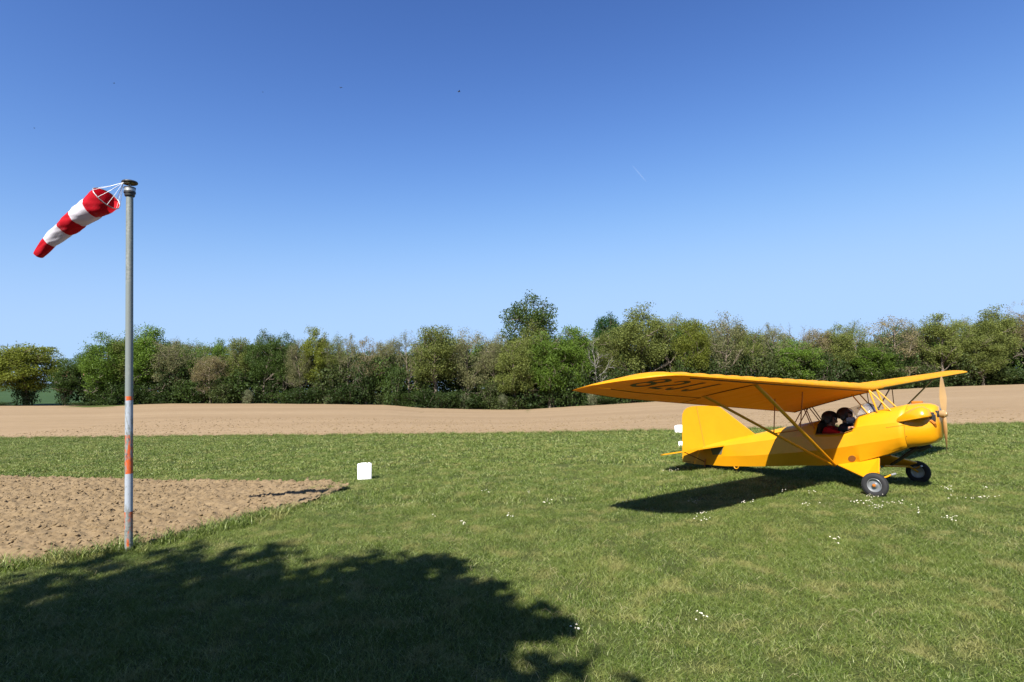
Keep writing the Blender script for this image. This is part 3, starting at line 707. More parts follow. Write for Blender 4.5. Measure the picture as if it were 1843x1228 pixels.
for s in (-1, 1):
    b.tube([(x, s*(half(x)[9].x+.001), half(x)[9].y) for x in (.62, .70, .78, .845)], .0025, 4)
    b.tube([(.852, s*(p.x+.0005), p.y) for p in half(.852)[2:18]], .0022, 4)
b.build('cowl_seam', M_wire, cowl)
# dark air opening and spark cables beside the prop
b = MB()
b.box((1.17, -.17, 1.17), (.05, .10, .055), bev=.01).box((1.19, -.19, 1.12), (.06, .04, .10), bev=.01); b.box((1.205, -.05, 1.17), (.03, .14, .10), bev=.01)
b.box((1.18, .16, 1.16), (.05, .08, .06), bev=.01)
b.build('cooling_inlet', M_dark, cowl)
b = MB(); b.tube([(1.16, -.21, 1.08), (1.2, -.2, 1.04), (1.2, -.17, 1.0)], .022, 8); b.build('exhaust_flange', M_orange, cowl)
b = MB(); b.tube([(.80, .02, .66), (.92, .03, .62), (1.06, .04, .70)], .035, 10).tube([(.92, -.03, .66), (.78, 0, .56), (.62, .05, .44), (.50, .1, .36)], [.03, .03, .024, .022], 10)
b.build('exhaust_pipe', M_dark, AC, smooth=40)
b = MB(); b.box((.90, .16, 1.325), (.14, .09, .05), bev=.012); b.build('filler_box', M_orange, AC)
# cockpit lining: floor, bulkheads, seat backs
b = MB()
def ringpts(x, k0, k1, sc_=.96):
    h = half(x); L_ = [(x, -p.x*sc_, p.y) for p in h]; Rr = [(x, p.x*sc_, p.y) for p in h]; return L_, Rr
for xb in (CK0+.004, ):
    h = half(CK0); pts = [(xb, -p.x*.97, p.y-.004) for p in h[:-1]]+[(xb, p.x*.97, p.y-.004) for p in h[::-1][:-1]]; b.add(pts, [tuple(range(len(pts)))])
h = half(CK1); pts = [(CK1+.03, -p.x*.97, p.y-.01) for p in h[2*NS:-1]]+[(CK1+.03, p.x*.97, p.y-.01) for p in h[::-1][:-2*NS]]; b.add(pts, [tuple(range(len(pts)))])
b.box((-.15, 0, .44), (.6, .5, .02))
b.box((-.42, 0, .72), (.03, .44, .52)); b.box((-.17, 0, .66), (.025, .40, .40))
b.build('cockpit_lining', M_int, AC)
b = MB()      # padded cockpit rim
for s in (-1, 1):
    b.tube([(x, s*(half(x)[2*NS].x+.002), half(x)[2*NS].y) for x in (-.445, -.3, -.2, -.1, 0, .07, .14)], .010, 8)
b.build('cockpit_rim', paint('rim_trim', (.20, .09, .006), .6), AC, smooth=60)
# instrument coaming
# windshield
m_gl = bpy.data.materials.new('windshield_plastic'); m_gl.use_nodes = True; t = NT(m_gl)
gl = t.n('ShaderNodeBsdfGlossy', i_Roughness=.06); tp = t.n('ShaderNodeBsdfTransparent'); tp.inputs[0].default_value = (.90, .90, .89, 1)
df = t.n('ShaderNodeBsdfDiffuse'); df.inputs[0].default_value = (.55, .56, .6, 1)
fr = t.n('ShaderNodeFresnel', i_IOR=1.45); m1 = t.n('ShaderNodeMixShader', i_0=.10); t.l(tp.outputs[0], m1.inputs[1]); t.l(df.outputs[0], m1.inputs[2])
m2 = t.n('ShaderNodeMixShader'); t.l(fr.outputs[0], m2.inputs[0]); t.l(m1.outputs[0], m2.inputs[1]); t.l(gl.outputs[0], m2.inputs[2]); t.l(m2.outputs[0], t.out.inputs[0])
b = MB(); nu, nv = 16, 6; edge = []
for j in range(nv+1):
    q = j/nv
    for i in range(nu+1):
        a = R(-88+176*i/nu); p0 = Vector((.14+.30*math.cos(a), .20*math.sin(a), 1.10+.10*math.cos(a))); p1 = Vector((.03+.25*math.cos(a), .15*math.sin(a), 1.235+.095*math.cos(a)))
        b.v.append(tuple(p0.lerp(p1, q)+Vector((.03, 0, 0))*math.sin(math.pi*q)))
for j in range(nv):
    for i in range(nu): b.f.append((j*(nu+1)+i, j*(nu+1)+i+1, (j+1)*(nu+1)+i+1, (j+1)*(nu+1)+i)); b.m.append(0)
V = list(b.v); ws = b.build('windshield', m_gl, AC, smooth=80)
ws.modifiers.new('thickness', 'SOLIDIFY').thickness = .003
b = MB(); b.tube([V[j*(nu+1)] for j in range(nv+1)], .006, 6).tube([V[j*(nu+1)+nu] for j in range(nv+1)], .006, 6)
b.build('windshield_edge', M_white, ws)
# round access hole cover, belly hook, tail window
def panel_pt(x, lower, q):        # point on near side panel
    p, _ = st_at(x); a, c = (p[3], p[4]) if lower else (p[2], p[3]); return Vector((x, -(a[0]+(c[0]-a[0])*q), a[1]+(c[1]-a[1])*q))
b = MB(); c0 = panel_pt(.085, True, .74); vs = []
u_ = (panel_pt(.13, True, .74)-panel_pt(.03, True, .74)).normalized(); w_ = (panel_pt(.08, True, .5)-panel_pt(.08, True, .9)).normalized(); n_ = u_.cross(w_).normalized(); n_ = n_ if n_.y < 0 else -n_
vs = [c0+n_*.006+u_*.058*math.cos(a)+w_*.05*math.sin(a) for a in [R(k*12) for k in range(30)]]
vs2 = [c0-n_*.006+u_*.058*math.cos(a)+w_*.05*math.sin(a) for a in [R(k*12) for k in range(30)]]
b.add(vs+vs2, [tuple(range(30)), tuple(range(59, 29, -1))]+[(k, k+30, (k+1) % 30+30, (k+1) % 30) for k in range(30)])
b.build('access_hole', paint('hole_brown', (.16, .06, .008), .7), AC)
b = MB(); b.tube([(-2.03+.045*math.cos(a), -.12, .125+.04*math.sin(a)) for a in [R(180+k*20) for k in range(10)]], .009, 6); b.build('tie_down_hook', M_yel, AC)
b = MB(); P4 = [panel_pt(-2.29, False, .06), panel_pt(-2.60, False, .06), panel_pt(-2.55, False, .80), panel_pt(-2.34, False, .80)]
b.add([p+Vector((0, -.004, 0)) for p in P4]+[p+Vector((0, .002, 0)) for p in P4], [(0, 1, 2, 3), (7, 6, 5, 4), (0, 4, 5, 1), (1, 5, 6, 2), (2, 6, 7, 3), (3, 7, 4, 0)])
b.build('tail_window', paint('dusty_celluloid', (.11, .11, .07), .25, .6), AC)
# fin, rudder, tailplane
b = MB(); b.plate([(-1.66, .72), (-2.38, 1.235), (-2.50, 1.262), (-2.895, 1.255), (-2.755, .42), (-2.3, .5)], 'y', .030); fin = b.build('fin', M_yel, AC)
b = MB(); b.plate([(-2.905, 1.255), (-3.02, 1.245), (-3.13, 1.215), (-3.21, 1.16), (-3.255, 1.08), (-3.27, .98), (-3.31, .09), (-3.01, .075), (-2.77, .07), (-2.765, .42)], 'y', .026); rud = b.build('rudder', M_yel, AC)
b = MB(); 
for k in range(7): b.box((-3.255+k*.022, -.0145, .115-k*.001), (.012, .002, .014 if k % 2 else .018))
b.box((-3.05, -.0145, .11), (.03, .002, .02)); b.build('rudder_marking', M_wire, rud)
b = MB(); b.tube([(-2.90+.145*q, -.016, 1.24-.82*q) for q in (0, .5, 1)], .007, 6); b.build('hinge_line', paint('hinge_tape', (.42, .16, .002), .6), rud)
def tz_(x): return .5+.195*(x+2.27)
def tail_plate(poly, nm):
    for s in (-1, 1):
        b = MB(); n = len(poly); vs = [(x, s*y, tz_(x)+.012) for x, y in poly]+[(x, s*y, tz_(x)-.012) for x, y in poly]
        b.add(vs, [tuple(range(n)), tuple(range(2*n-1, n-1, -1))]+[(i, (i+1) % n, (i+1) % n+n, i+n) for i in range(n)]); b.build(nm, M_yel, AC)
tail_plate([(-2.25, .06), (-2.62, .80), (-2.80, .985), (-2.87, 1.01), (-2.87, .03)], 'tailplane')
tail_plate([(-2.885, .03), (-2.885, 1.012), (-3.02, 1.02), (-3.14, .93), (-3.20, .72), (-3.22, .10)], 'elevator')
for s in (-1, 1):
    b = MB(); b.tube([(-2.86, s*.56, tz_(-2.86)-.01), (-2.76, s*.03, .14)], .009, 6); b.build('tailplane_strut', M_wire, AC)
b = MB(); b.tube([(-2.74, -.045, .20), (-2.755, -.05, .10), (-2.76, -.05, .05)], .013, 6); b.build('tail_spring', M_orange, AC)
tw = MB(); tw.lathe([(.018, -.022), (.045, -.02), (.054, -.010), (.054, .010), (.045, .02), (.018, .022)], (-2.72, 0, .054), 'y', 20); tw.build('tail_wheel', M_tyre, AC, smooth=40)
b = MB(); b.tube([(-2.6, 0, .11), (-2.70, 0, .10), (-2.72, .03, .054)], .011, 6); b.build('tail_fork', M_dark, AC)

# wing ---------------------------------------------------------------
def le_te(y):
    a = abs(y); xl, xt = .37, -.93
    zl = 1.545+.0505*a; zt = float(np.interp(a, [0, 3.9, 4.6, 5.42], [1.155, 1.49, 1.555, 1.665]))
    if a > 4.95:
        u = min(1, (a-4.95)/.47); d = .92*(1-math.sqrt(max(0, 1-u*u))); 
        zl = zl+(zt-zl)*(d/1.3); xl -= d; xt += .08*u*u
    return xl, zl, xt, zt
def foil(y, s, upper):
    xl, zl, xt, zt = le_te(y); c = xl-xt; a = abs(y)
    yt = (.2969*math.sqrt(s)-.126*s-.3516*s*s+.2843*s**3-.1015*s**4)/.1*.2     # peaks near .2*... of 1
    yt = yt/ .1*.1
    th = (.150-.0165*a)
    sh_ = yt/.10005*.5
    x = xl-c*s; z = zl+(zt-zl)*s
    tip = 1.0 if a < 4.95 else math.sqrt(max(.02, 1-((a-4.95)/.475)**2))
    T = th*1.3*tip*min(1, c/1.3+.2)
    cam = .030*4*s*(1-s)*1.3*tip
    rib = (math.sin(math.pi*(a)/.34)**2)
    if upper: return x, z+cam+T*sh_*.80-.028*rib*min(1, s*14)*tip*(1-s)
    return x, z+cam*.55-T*sh_*(.14+.34*math.exp(-s/.05))+.006*rib*min(1, s*8)*(1-s)
SS = [0, .004, .015, .035, .07, .12, .2, .3, .42, .55, .66, .735, .75, .83, .91, 1.0]
YS = [round(q, 4) for q in list(np.arange(0, 4.95, .085))]+[4.95, 5.05, 5.14, 5.22, 5.29, 5.34, 5.38, 5.405, 5.418]
AIL = (3.23, 5.22)
YS = sorted(set(YS+list(AIL)))
def wing_half(s, part):
    b = MB(); loop = [(q, True) for q in SS[::-1]]+[(q, False) for q in SS[1:]]
    for y in YS:
        for q, u in loop:
            x, z = foil(y, q, u); b.v.append((x, s*y, z))
    n = len(loop)
    for j in range(len(YS)-1):
        ym = (YS[j]+YS[j+1])/2
        for k in range(n-1):
            q = (loop[k][0]+loop[k+1][0])/2; inail = q > .745 and AIL[0] < ym < AIL[1]
            gap = .735 < q < .75 and AIL[0] < ym < AIL[1]
            if gap and part == 'wing' and not loop[k][1]: continue
            if (part == 'aileron') != inail: continue
            b.f.append((j*n+k, j*n+k+1, (j+1)*n+k+1, (j+1)*n+k)); b.m.append(0)
    return b
def wu(x, y):      # height of the wing underside
    xl, zl, xt, zt = le_te(y); return foil(y, min(1, max(0, (xl-x)/(xl-xt))), False)[1]
WG = {}
for s in (-1, 1):
    w = wing_half(s, 'wing').build('wing', M_fab, AC, smooth=40); WG[s] = w
    wing_half(s, 'aileron').build('aileron', M_fab, w, smooth=40)
    # leading edge under-strip, seams
    b = MB(); b.tube([(.37-.035, s*y, wu(.335, y)-.004) for y in np.arange(0.02, 4.95, .25)], .010, 6, flat=.5); b.build('leading_edge_seam', M_wire, w)
    b = MB(); hx = lambda y: le_te(y)[0]-.742*(le_te(y)[0]-le_te(y)[2])
    b.tube([(hx(y), s*y, wu(hx(y), y)-.004) for y in np.arange(3.23, 5.2, .2)], .007, 5, flat=.5)
    b.tube([(x, s*3.23, wu(x, 3.23)-.002) for x in np.linspace(-.60, -.92, 5)], .004, 5, flat=.5); b.build('aileron_gap', M_wire, w)
# registration lettering under the near wing: strokes laid on the fabric
def arc(cx, cy, rx, ry, a0, a1, n=14): return [(cx+rx*math.cos(R(a0+(a1-a0)*k/n)), cy+ry*math.sin(R(a0+(a1-a0)*k/n))) for k in range(n+1)]
GL = [[arc(.5, .74, .36, .24, 0, 360, 24), arc(.5, .27, .42, .27, 0, 360, 24)],
      [arc(.5, .70, .40, .28, 165, -35, 16)+[(.45, .30), (.12, .02)], [(.06, .02), (.95, .02)]],
      [[(.80, 1.0), (.80, .30)]+arc(.42, .28, .38, .27, 0, -170, 14)],
      [[(.80, 1.0), (.80, .30)]+arc(.42, .28, .38, .27, 0, -170, 14)]]
SL = [(-5.03, -4.77), (-4.67, -4.43), (-4.36, -4.17), (-4.05, -3.84)]
b = MB()
for strokes, (ya, yb) in zip(GL, SL):
    for st_ in strokes:
        P_ = [Vector((ya+(yb-ya)*u, -.335+.47*v_)) for u, v_ in st_]; P_ = [P_[0]]+[q for p, q in zip(P_, P_[1:]) if (q-p).length > 1e-4]
        L_ = []
        for i in range(len(P_)-1):
            m_ = max(1, int((P_[i+1]-P_[i]).length/.04)); L_ += [P_[i].lerp(P_[i+1], k/m_) for k in range(m_)]
        L_.append(P_[-1]); vs = []
        for i, p in enumerate(L_):
            d = (L_[min(i+1, len(L_)-1)]-L_[max(i-1, 0)]).normalized(); n_ = Vector((-d.y, d.x))*.036
            for q in (p+n_, p-n_): vs.append((q.y, q.x, wu(q.y, q.x)-.004))
        b.add(vs, [(2*i, 2*i+1, 2*i+3, 2*i+2) for i in range(len(L_)-1)])
b.build('registration_letters', M_black, WG[-1], fixn=False)
M_und = mat('underside_grass_bounce', (.13, .125, .035), .7, .2)  # green grass bounce on the far wing's shaded underside, painted in as olive
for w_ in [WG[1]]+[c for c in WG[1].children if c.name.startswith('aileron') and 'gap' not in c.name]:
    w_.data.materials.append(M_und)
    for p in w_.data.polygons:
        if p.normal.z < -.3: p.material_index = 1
b = MB(); b.tube([(x, 0, wu(x, 0)-.004) for x in np.linspace(.33, -.92, 14)], .008, 6); b.tube([(-.925, y, wu(-.92, abs(y))) for y in np.linspace(-5.0, 0, 20)], .005, 5); b.build('root_rib', M_wire, WG[-1])
# struts
for s in (-1, 1):
    A_ = Vector((.24, s*3.28, wu(.24, 3.28))); B_ = Vector((-.51, s*3.28, wu(-.51, 3.28))); C_ = Vector((-.17, s*.285, .325)); C2 = Vector((-.215, s*.285, .325))
    b = MB(); b.tube([A_, C_], .024, 10, flat=.6); b.box(A_+Vector((0, 0, .0)), (.06, .05, .05), bev=.01); b.build('wing_strut', M_yel, AC, smooth=40)
    b = MB(); b.tube([B_, C2], .020, 10, flat=.6); b.box(B_, (.06, .05, .03), bev=.008); b.build('wing_strut', M_yel, AC, smooth=40)
    F = A_.lerp(C_, .50); H = B_.lerp(C2, .50)
    b = MB(); b.tube([F, (F.x+.02, F.y-s*.1, wu(F.x, abs(F.y)))], .008, 6).tube([H, (H.x, H.y-s*.1, wu(H.x, abs(H.y)))], .008, 6).tube([F, H], .008, 6); b.build('jury_strut', M_orange, AC)
    b = MB(); b.tube([A_, B_], .007, 6); b.build('drag_wire', M_wire, AC)
    for (p, q, r_) in (((.36, .15, 1.55), (.46, .17, 1.20), .014), ((.36, .15, 1.55), (.65, .17, 1.21), .011), ((.10, .15, 1.47), (.33, .17, 1.16), .010)):
        p = (p[0], p[1], wu(p[0], p[1])); b = MB(); b.tube([(p[0], s*p[1], p[2]), (q[0], s*q[1], q[2])], r_, 8); b.build('cabane_strut', M_yel, AC, smooth=60)
    for (p, q) in (((-.72, .10), (-.90, .10, .93)), ((-.70, .10), (-.55, .20, .95)), ((-.66, .12), (-.47, .24, .86))):
        b = MB(); b.tube([(p[0], s*p[1], wu(p[0], p[1])), (q[0], s*q[1], q[2])], .009, 6); b.build('cabane_strut', M_orange, AC)
# landing gear
def wheel(y, s):
    c = (.61, y, .174)
    b = MB(); prof = [(.088, -.020), (.095, -.028), (.120, -.036), (.148, -.034), (.166, -.024), (.172, -.008), (.172, .008), (.166, .024), (.148, .034), (.120, .036), (.095, .028), (.088, .020)]
    b.lathe(prof, c, 'y', 40); w = b.build('wheel', M_tyre, AC, smooth=50)
    # tread blocks
    b = MB()
    for k in range(44):
        a = 2*math.pi*k/44
        for q in (-.017, 0, .017):
            rr = .172 if q == 0 else .168; a2 = a+(.07 if q == 0 else 0)
            b.box((c[0]+rr*math.cos(a2), c[1]+q, c[2]+rr*math.sin(a2)), (.008, .018, .015), rot=Matrix.Rotation(-a2, 3, 'Y'))
    b.build('tread', M_tyre, w)
    b = MB(); o_ = -s  # outer side is -y for the near wheel
    b.lathe([(.098, s*.028), (.094, s*.032), (.087, s*.029), (.080, s*.010), (.055, s*.004), (.036, s*.010), (.033, s*.030), (.018, s*.032), (.0005, s*.032)], c, 'y', 36)
    b.lathe([(.098, -s*.028), (.09, -s*.030), (.08, -s*.02), (.03, -s*.012), (.0005, -s*.012)], c, 'y', 36)
    b.build('rim', M_rim, w, smooth=35)
    b = MB(); b.lathe([(.022, s*.032), (.022, s*.044), (.012, s*.048), (.0005, s*.048)], c, 'y', 12); b.build('axle_nut', M_orange, w, smooth=35)
for s in (-1, 1):
    y = s*.87
    wheel(y, s)
    b = MB()
    q = [Vector((-.13, s*.255, .330)), Vector((.45, s*.235, .475)), Vector((.625, s*.76, .335)), Vector((.45, s*.77, .255))]
    nn = (q[1]-q[0]).cross(q[2]-q[0]).normalized()*.012
    b.add([p+nn for p in q]+[p-nn for p in q], [(0, 1, 2, 3), (7, 6, 5, 4)]+[(i, i+4, (i+1) % 4+4, (i+1) % 4) for i in range(4)])
    b.tube([q[1], q[2]], .018, 8).tube([q[0], q[3]], .015, 8)
    b.build('gear_fairing', M_yel, AC, smooth=40)
    b = MB(); b.tube([(.61, s*.85, .178), (.55, s*.70, .27), (.40, s*.10, .33)], .016, 8).tube([(.60, s*.70, .24), (.68, s*.62, .27), (.74, s*.58, .31)], .011, 6)
    b.build('axle', M_yel, AC, smooth=40)
    b = MB(); b.tube([(.73, s*.60, .30), (.77, s*.54, .315)], .016, 8); b.build('brake_fitting', M_steel, AC)
# propeller, at rest
b = MB(); b.lathe([(.0005, .0), (.05, .0), (.055, .02), (.055, .06), (.035, .075), (.03, .09), (.0005, .092)], (1.225, 0, 1.165), 'x', 20); hub = b.build('propeller_hub', M_wood, AC, smooth=40)
b = MB(); ang = R(2.0)
for s in (-1, 1):
    vs = []; st = []
    for q in np.linspace(0, 1, 13):
        r_ = .03+.525*q; ch_ = float(np.interp(q, [0, .12, .4, .7, .9, 1], [.045, .07, .105, .09, .06, .02])); tw_ = R(58-42*q); th_ = .026*(1-.8*q)
        d = Vector((0, math.sin(ang)*s, math.cos(ang)*s)); cdir = Vector((math.sin(R(90)-tw_)*.0+math.cos(R(90)-tw_)*1.0, s*math.sin(R(90)-tw_), 0)); nrm = d.cross(cdir).normalized()
        c0 = Vector((1.275, 0, 1.165))+d*r_
        for (a, h) in ((-.5, 0), (-.2, .8), (.2, .9), (.5, 0), (.2, -.2), (-.2, -.2)): vs.append(c0+cdir*ch_*a+nrm*th_*h)
    fs = [(i*6+k, i*6+(k+1) % 6, (i+1)*6+(k+1) % 6, (i+1)*6+k) for i in range(12) for k in range(6)]+[tuple(range(6)), tuple(72+k for k in range(6))]
    bb = MB(); bb.add(vs, fs); bb.build('propeller_blade', M_wood, AC, smooth=50)

# ------------------------------------------------------------------ people in the cockpit
def M_cloth(name, col): 
    m = mat(name, col, .9, .15); t = NT(m); t.bump(t.noise(14, 4, .6), .5, .02); return m
M_skin = mat('skin', (.30, .16, .11), .55, .35)
def skin_figure(name, joints, edges, mats, zone, parent):
    me = bpy.data.meshes.new(name); me.from_pydata([j[0] for j in joints], edges, [])
    o = bpy.data.objects.new(name, me); COL.objects.link(o)
    o.modifiers.new('skin', 'SKIN'); sd = o.modifiers.new('sub', 'SUBSURF'); sd.levels = 2; sd.render_levels = 2
    for i, j in enumerate(joints):
        d = me.skin_vertices[0].data[i]; r_ = j[1]; d.radius = r_ if hasattr(r_, '__len__') else (r_, r_); d.use_root = (i == 0)
    bpy.context.view_layer.update(); dg = bpy.context.evaluated_depsgraph_get(); m2 = bpy.data.meshes.new_from_object(o.evaluated_get(dg))
    bpy.data.objects.remove(o)
    for m in mats: m2.materials.append(m)
    for p in m2.polygons: p.material_index = zone(p.center); p.use_smooth = True
    o = bpy.data.objects.new(name, m2); COL.objects.link(o); o.parent = parent; return o
def pilot(px, zh, shirt, label, helm_col, mask, arms, name='person'):
    """seated figure, head centre at (px, zh) in the aircraft's frame; top-level, placed in the seat"""
    r = empty(name, (5.51, 9.402, 0), R(-52.4)); tag(r, label, 'person', None)
    sh_z = zh-.165
    J = [((px-.03, 0, zh-.55), (.13, .10)), ((px-.02, 0, zh-.36), (.135, .10)), ((px-.01, 0, zh-.22), (.15, .10)), ((px, 0, zh-.15), (.07, .065)), ((px+.005, 0, zh-.10), (.055, .058)), ((px+.012, 0, zh-.045), (.075, .085)), ((px+.008, 0, zh+.055), (.08, .09))]
    E_ = [(i, i+1) for i in range(6)]
    for s in (-1, 1):
        k = len(J); el, wr = arms[0 if s < 0 else 1]
        S0 = Vector((px, s*.165, sh_z-.02)); E0 = Vector((px+el[0], s*el[1], el[2])); W0 = Vector((px+wr[0], s*wr[1], wr[2])); d = (W0-E0).normalized(); sd = Vector((-d.y, d.x, 0)).normalized()
        J += [(tuple(S0), .068), (tuple(S0.lerp(E0, .55)), .056), (tuple(E0), .048), (tuple(E0.lerp(W0, .85)), .032), (tuple(W0), .026)]
        E_ += [(2, k), (k, k+1), (k+1, k+2), (k+2, k+3), (k+3, k+4)]
        for q, dy in enumerate((-.028, -.01, .01, .028)):
            J += [(tuple(W0+d*.055+sd*dy), .010), (tuple(W0+d*(.085-.006*abs(q-1))+sd*dy+Vector((0, 0, -.014))), .009)]; E_ += [(k+4, len(J)-2), (len(J)-2, len(J)-1)]
        J += [(tuple(W0+d*.015-sd*s*.035+Vector((0, 0, .012))), .011), (tuple(W0+d*.05-sd*s*.045+Vector((0, 0, .01))), .009)]; E_ += [(k+4, len(J)-2), (len(J)-2, len(J)-1)]
        k2 = len(J)
        J += [((px+.05, s*.09, zh-.57), .085), ((px+.26, s*.13, zh-.52), .06), ((px+.36, s*.13, zh-.62), .045)]
        E_ += [(0, k2), (k2, k2+1), (k2+1, k2+2)]
    hands = [Vector((px+arms[i][1][0], (-1 if i == 0 else 1)*arms[i][1][1], arms[i][1][2])) for i in (0, 1)]
    trousers = M_cloth('dark_trousers', (.02, .022, .03))
    def zone(c):
        if c.z > zh-.115 and abs(c.y) < .1: return 1
        if any((c-h_).length < .10 and c.x > h_.x-.012 for h_ in hands): return 1
        if c.z < zh-.46: return 2
        return 0
    body = skin_figure('body', J, E_, [shirt, M_skin, trousers], zone, r)
    # face: nose, ears, eyes, mouth on the head
    b = MB(); b.ell((px+.098, 0, zh-.04), (.018, .014, .026), 10, 8); b.ell((px+.092, 0, zh-.095), (.010, .026, .007), 10, 6)
    for s in (-1, 1): b.ell((px+.008, s*.085, zh-.03), (.02, .010, .03), 10, 8)
    b.build('face', M_skin, r, smooth=80)
    b = MB()
    for s in (-1, 1): b.ell((px+.086, s*.032, zh-.005), (.010, .014, .009), 10, 8)
    b.build('eyes', M_dark, r, smooth=80)
    # helmet with padded rim, face opening and headset cups
    b = MB(); nu, nv = 28, 16; C = Vector((px-.005, 0, zh+.02)); vs = []
    for j in range(nv+1):
        ph = math.pi*.70*j/nv
        for i in range(nu):
            a = 2*math.pi*i/nu; vs.append(C+Vector((.132*math.sin(ph)*math.cos(a), .118*math.sin(ph)*math.sin(a), .118*math.cos(ph))))
    fs = []
    for j in range(nv):
        for i in range(nu):
            a = 2*math.pi*(i+.5)/nu; a = a-2*math.pi if a > math.pi else a
            if abs(a) < 1.0 and j > nv*.52: continue
            fs.append((j*nu+i, (j+1)*nu+i, (j+1)*nu+(i+1) % nu, j*nu+(i+1) % nu))
    b.add(vs, fs); h = b.build('helmet', mat('helmet_shell', helm_col, .5, .35), r, smooth=80); h.modifiers.new('thickness', 'SOLIDIFY').thickness = .012
    b = MB()
    for s in (-1, 1): b.ell((px+.0, s*.112, zh-.03), (.042, .022, .048), 12, 8)
    b.tube([(px+.02, -.12, zh-.06), (px+.08, -.09, zh-.10), (px+.118, -.02, zh-.10)], .005, 6); b.build('headset', M_dark, h, smooth=70)
    if mask:
        b = MB(); vs = []; n1, n2 = 12, 7
        for j in range(n2+1):
            for i in range(n1+1):
                a = R(-72+144*i/n1); q = j/n2; rr = .098+.022*math.sin(math.pi*q); vs.append((px+.01+rr*1.12*math.cos(a), rr*.95*math.sin(a), zh-.125+.105*q))
        b.add(vs, [(j*(n1+1)+i, j*(n1+1)+i+1, (j+1)*(n1+1)+i+1, (j+1)*(n1+1)+i) for j in range(n2) for i in range(n1)])
        k = b.build('face_mask', mat('pale_blue_mask', (.28, .34, .46), .8), r, smooth=80); k.modifiers.new('thickness', 'SOLIDIFY').thickness = .003
    return r
pilot(-.32, 1.055, M_cloth('red_jersey', (.30, .006, .008)), 'person in a red top and black helmet seated in the rear of the open cockpit', (.012, .012, .014), False, (((.10, .262, .865), (.27, .255, .845)), ((.08, .22, .80), (.28, .19, .80))))
pilot(-.075, 1.115, M_cloth('dark_jacket', (.015, .017, .028)), 'person in a dark jacket, dark helmet and pale blue mask in the front seat', (.020, .012, .014), True, (((.05, .245, .90), (.16, .27, .935)), ((.08, .22, .84), (.26, .17, .88))))

# ------------------------------------------------------------------ windsock pole
base = Vector((-4.37, 6.56, 0)); topp = Vector((-4.482, 6.56, 4.19)); ax = (topp-base).normalized()
PO = empty('windsock_pole', base); PO.rotation_euler = ax.to_track_quat('Z', 'Y').to_euler()
tag(PO, 'tall galvanised steel pole with worn orange and white paint bands on its lower half', 'pole')
m_pole = mat('galvanised_pole', (.3, .32, .32), .5, .5, .0); t = NT(m_pole)
tc = t.n('ShaderNodeTexCoord'); sx = t.n('ShaderNodeSeparateXYZ'); t.l(tc.outputs['Object'], sx.inputs[0])
mr = t.n('ShaderNodeMapRange', i_1=0.0, i_2=4.0); t.l(sx.outputs[2], mr.inputs[0])
def zb_(py): return (at(234, py, 6.56).z)/4.0
OR = (.42, .075, .012); WH = (.27, .30, .345); ST_ = (.14, .16, .155)
cr = t.n('ShaderNodeValToRGB'); cr.color_ramp.interpolation = 'CONSTANT'; t.l(mr.outputs[0], cr.inputs[0]); e = cr.color_ramp.elements
bands = [(0, OR), (zb_(921), WH), (zb_(855), OR), (zb_(783), WH), (zb_(721), OR), (zb_(714.5), ST_)]
while len(e) < len(bands): e.new(.5)
for q, (p, c_) in zip(e, bands): q.position = p; q.color = (*c_, 1)
wn = t.noise(34, 4, .75, stretch=(1, 1, .35)); wn2 = t.noise(9, 5, .7, stretch=(1, 1, .3)); gal = t.ramp(t.noise(40, 3, .7), [(.3, (.10, .115, .108)), (.7, (.21, .225, .215))])
lowz = t.n('ShaderNodeMapRange', i_1=.45, i_2=0.0, i_3=0.0, i_4=.14); t.l(sx.outputs[2], lowz.inputs[0])
ad = t.n('ShaderNodeMath', operation='ADD'); t.l(wn2, ad.inputs[0]); t.l(lowz.outputs[0], ad.inputs[1])
worn = t.ramp(ad.outputs[0], [(.50, G(0)), (.56, G(1))])
c = t.mix(worn, cr.outputs[0], gal)
scr = t.ramp(wn, [(.60, G(0)), (.64, G(.85))])
lim = t.n('ShaderNodeMath', operation='LESS_THAN', i_1=zb_(714)*4.0); t.l(sx.outputs[2], lim.inputs[0])
mm = t.n('ShaderNodeMath', operation='MULTIPLY'); t.l(scr, mm.inputs[0]); t.l(lim.outputs[0], mm.inputs[1])
c = t.mix(mm.outputs[0], c, (.05, .05, .06)); t.l(c, t.b.inputs['Base Color']); t.bump(wn, .25, .005)
b = MB(); b.lathe([(.041, -.2), (.041, .0), (.0375, 4.0), (.037, 4.10)], (0, 0, 0), 'z', 28); b.build('shaft', m_pole, PO, smooth=40)
b = MB(); b.lathe([(.041, 4.09), (.050, 4.095), (.054, 4.11), (.054, 4.128), (.062, 4.132), (.062, 4.152)], (0, 0, 0), 'z', 28); b.lathe([(.062, 4.188), (.062, 4.20), (.04, 4.205), (.0005, 4.21)], (0, 0, 0), 'z', 28); b.build('swivel_collar', M_dark, PO, smooth=30)
b = MB(); b.lathe([(.059, 4.152), (.059, 4.188)], (0, 0, 0), 'z', 28); b.tube([(0, 0, 4.2), (0, 0, 4.265)], .012, 8); b.build('swivel_bearing', M_steel, PO, smooth=30)
b = MB(); rr_ = []
for k in range(29): a = 2*math.pi*k/28; rr_.append((.070*math.cos(a), .070*math.sin(a), 4.262))
b.tube(rr_, .015, 8, cap=False); b.tube([(-.07, 0, 4.262), (.07, 0, 4.262)], .008, 6); b.tube([(0, 0, 4.255), (0, 0, 4.275)], .018, 8); wl = b.build('pulley_wheel', M_dark, PO, smooth=60)
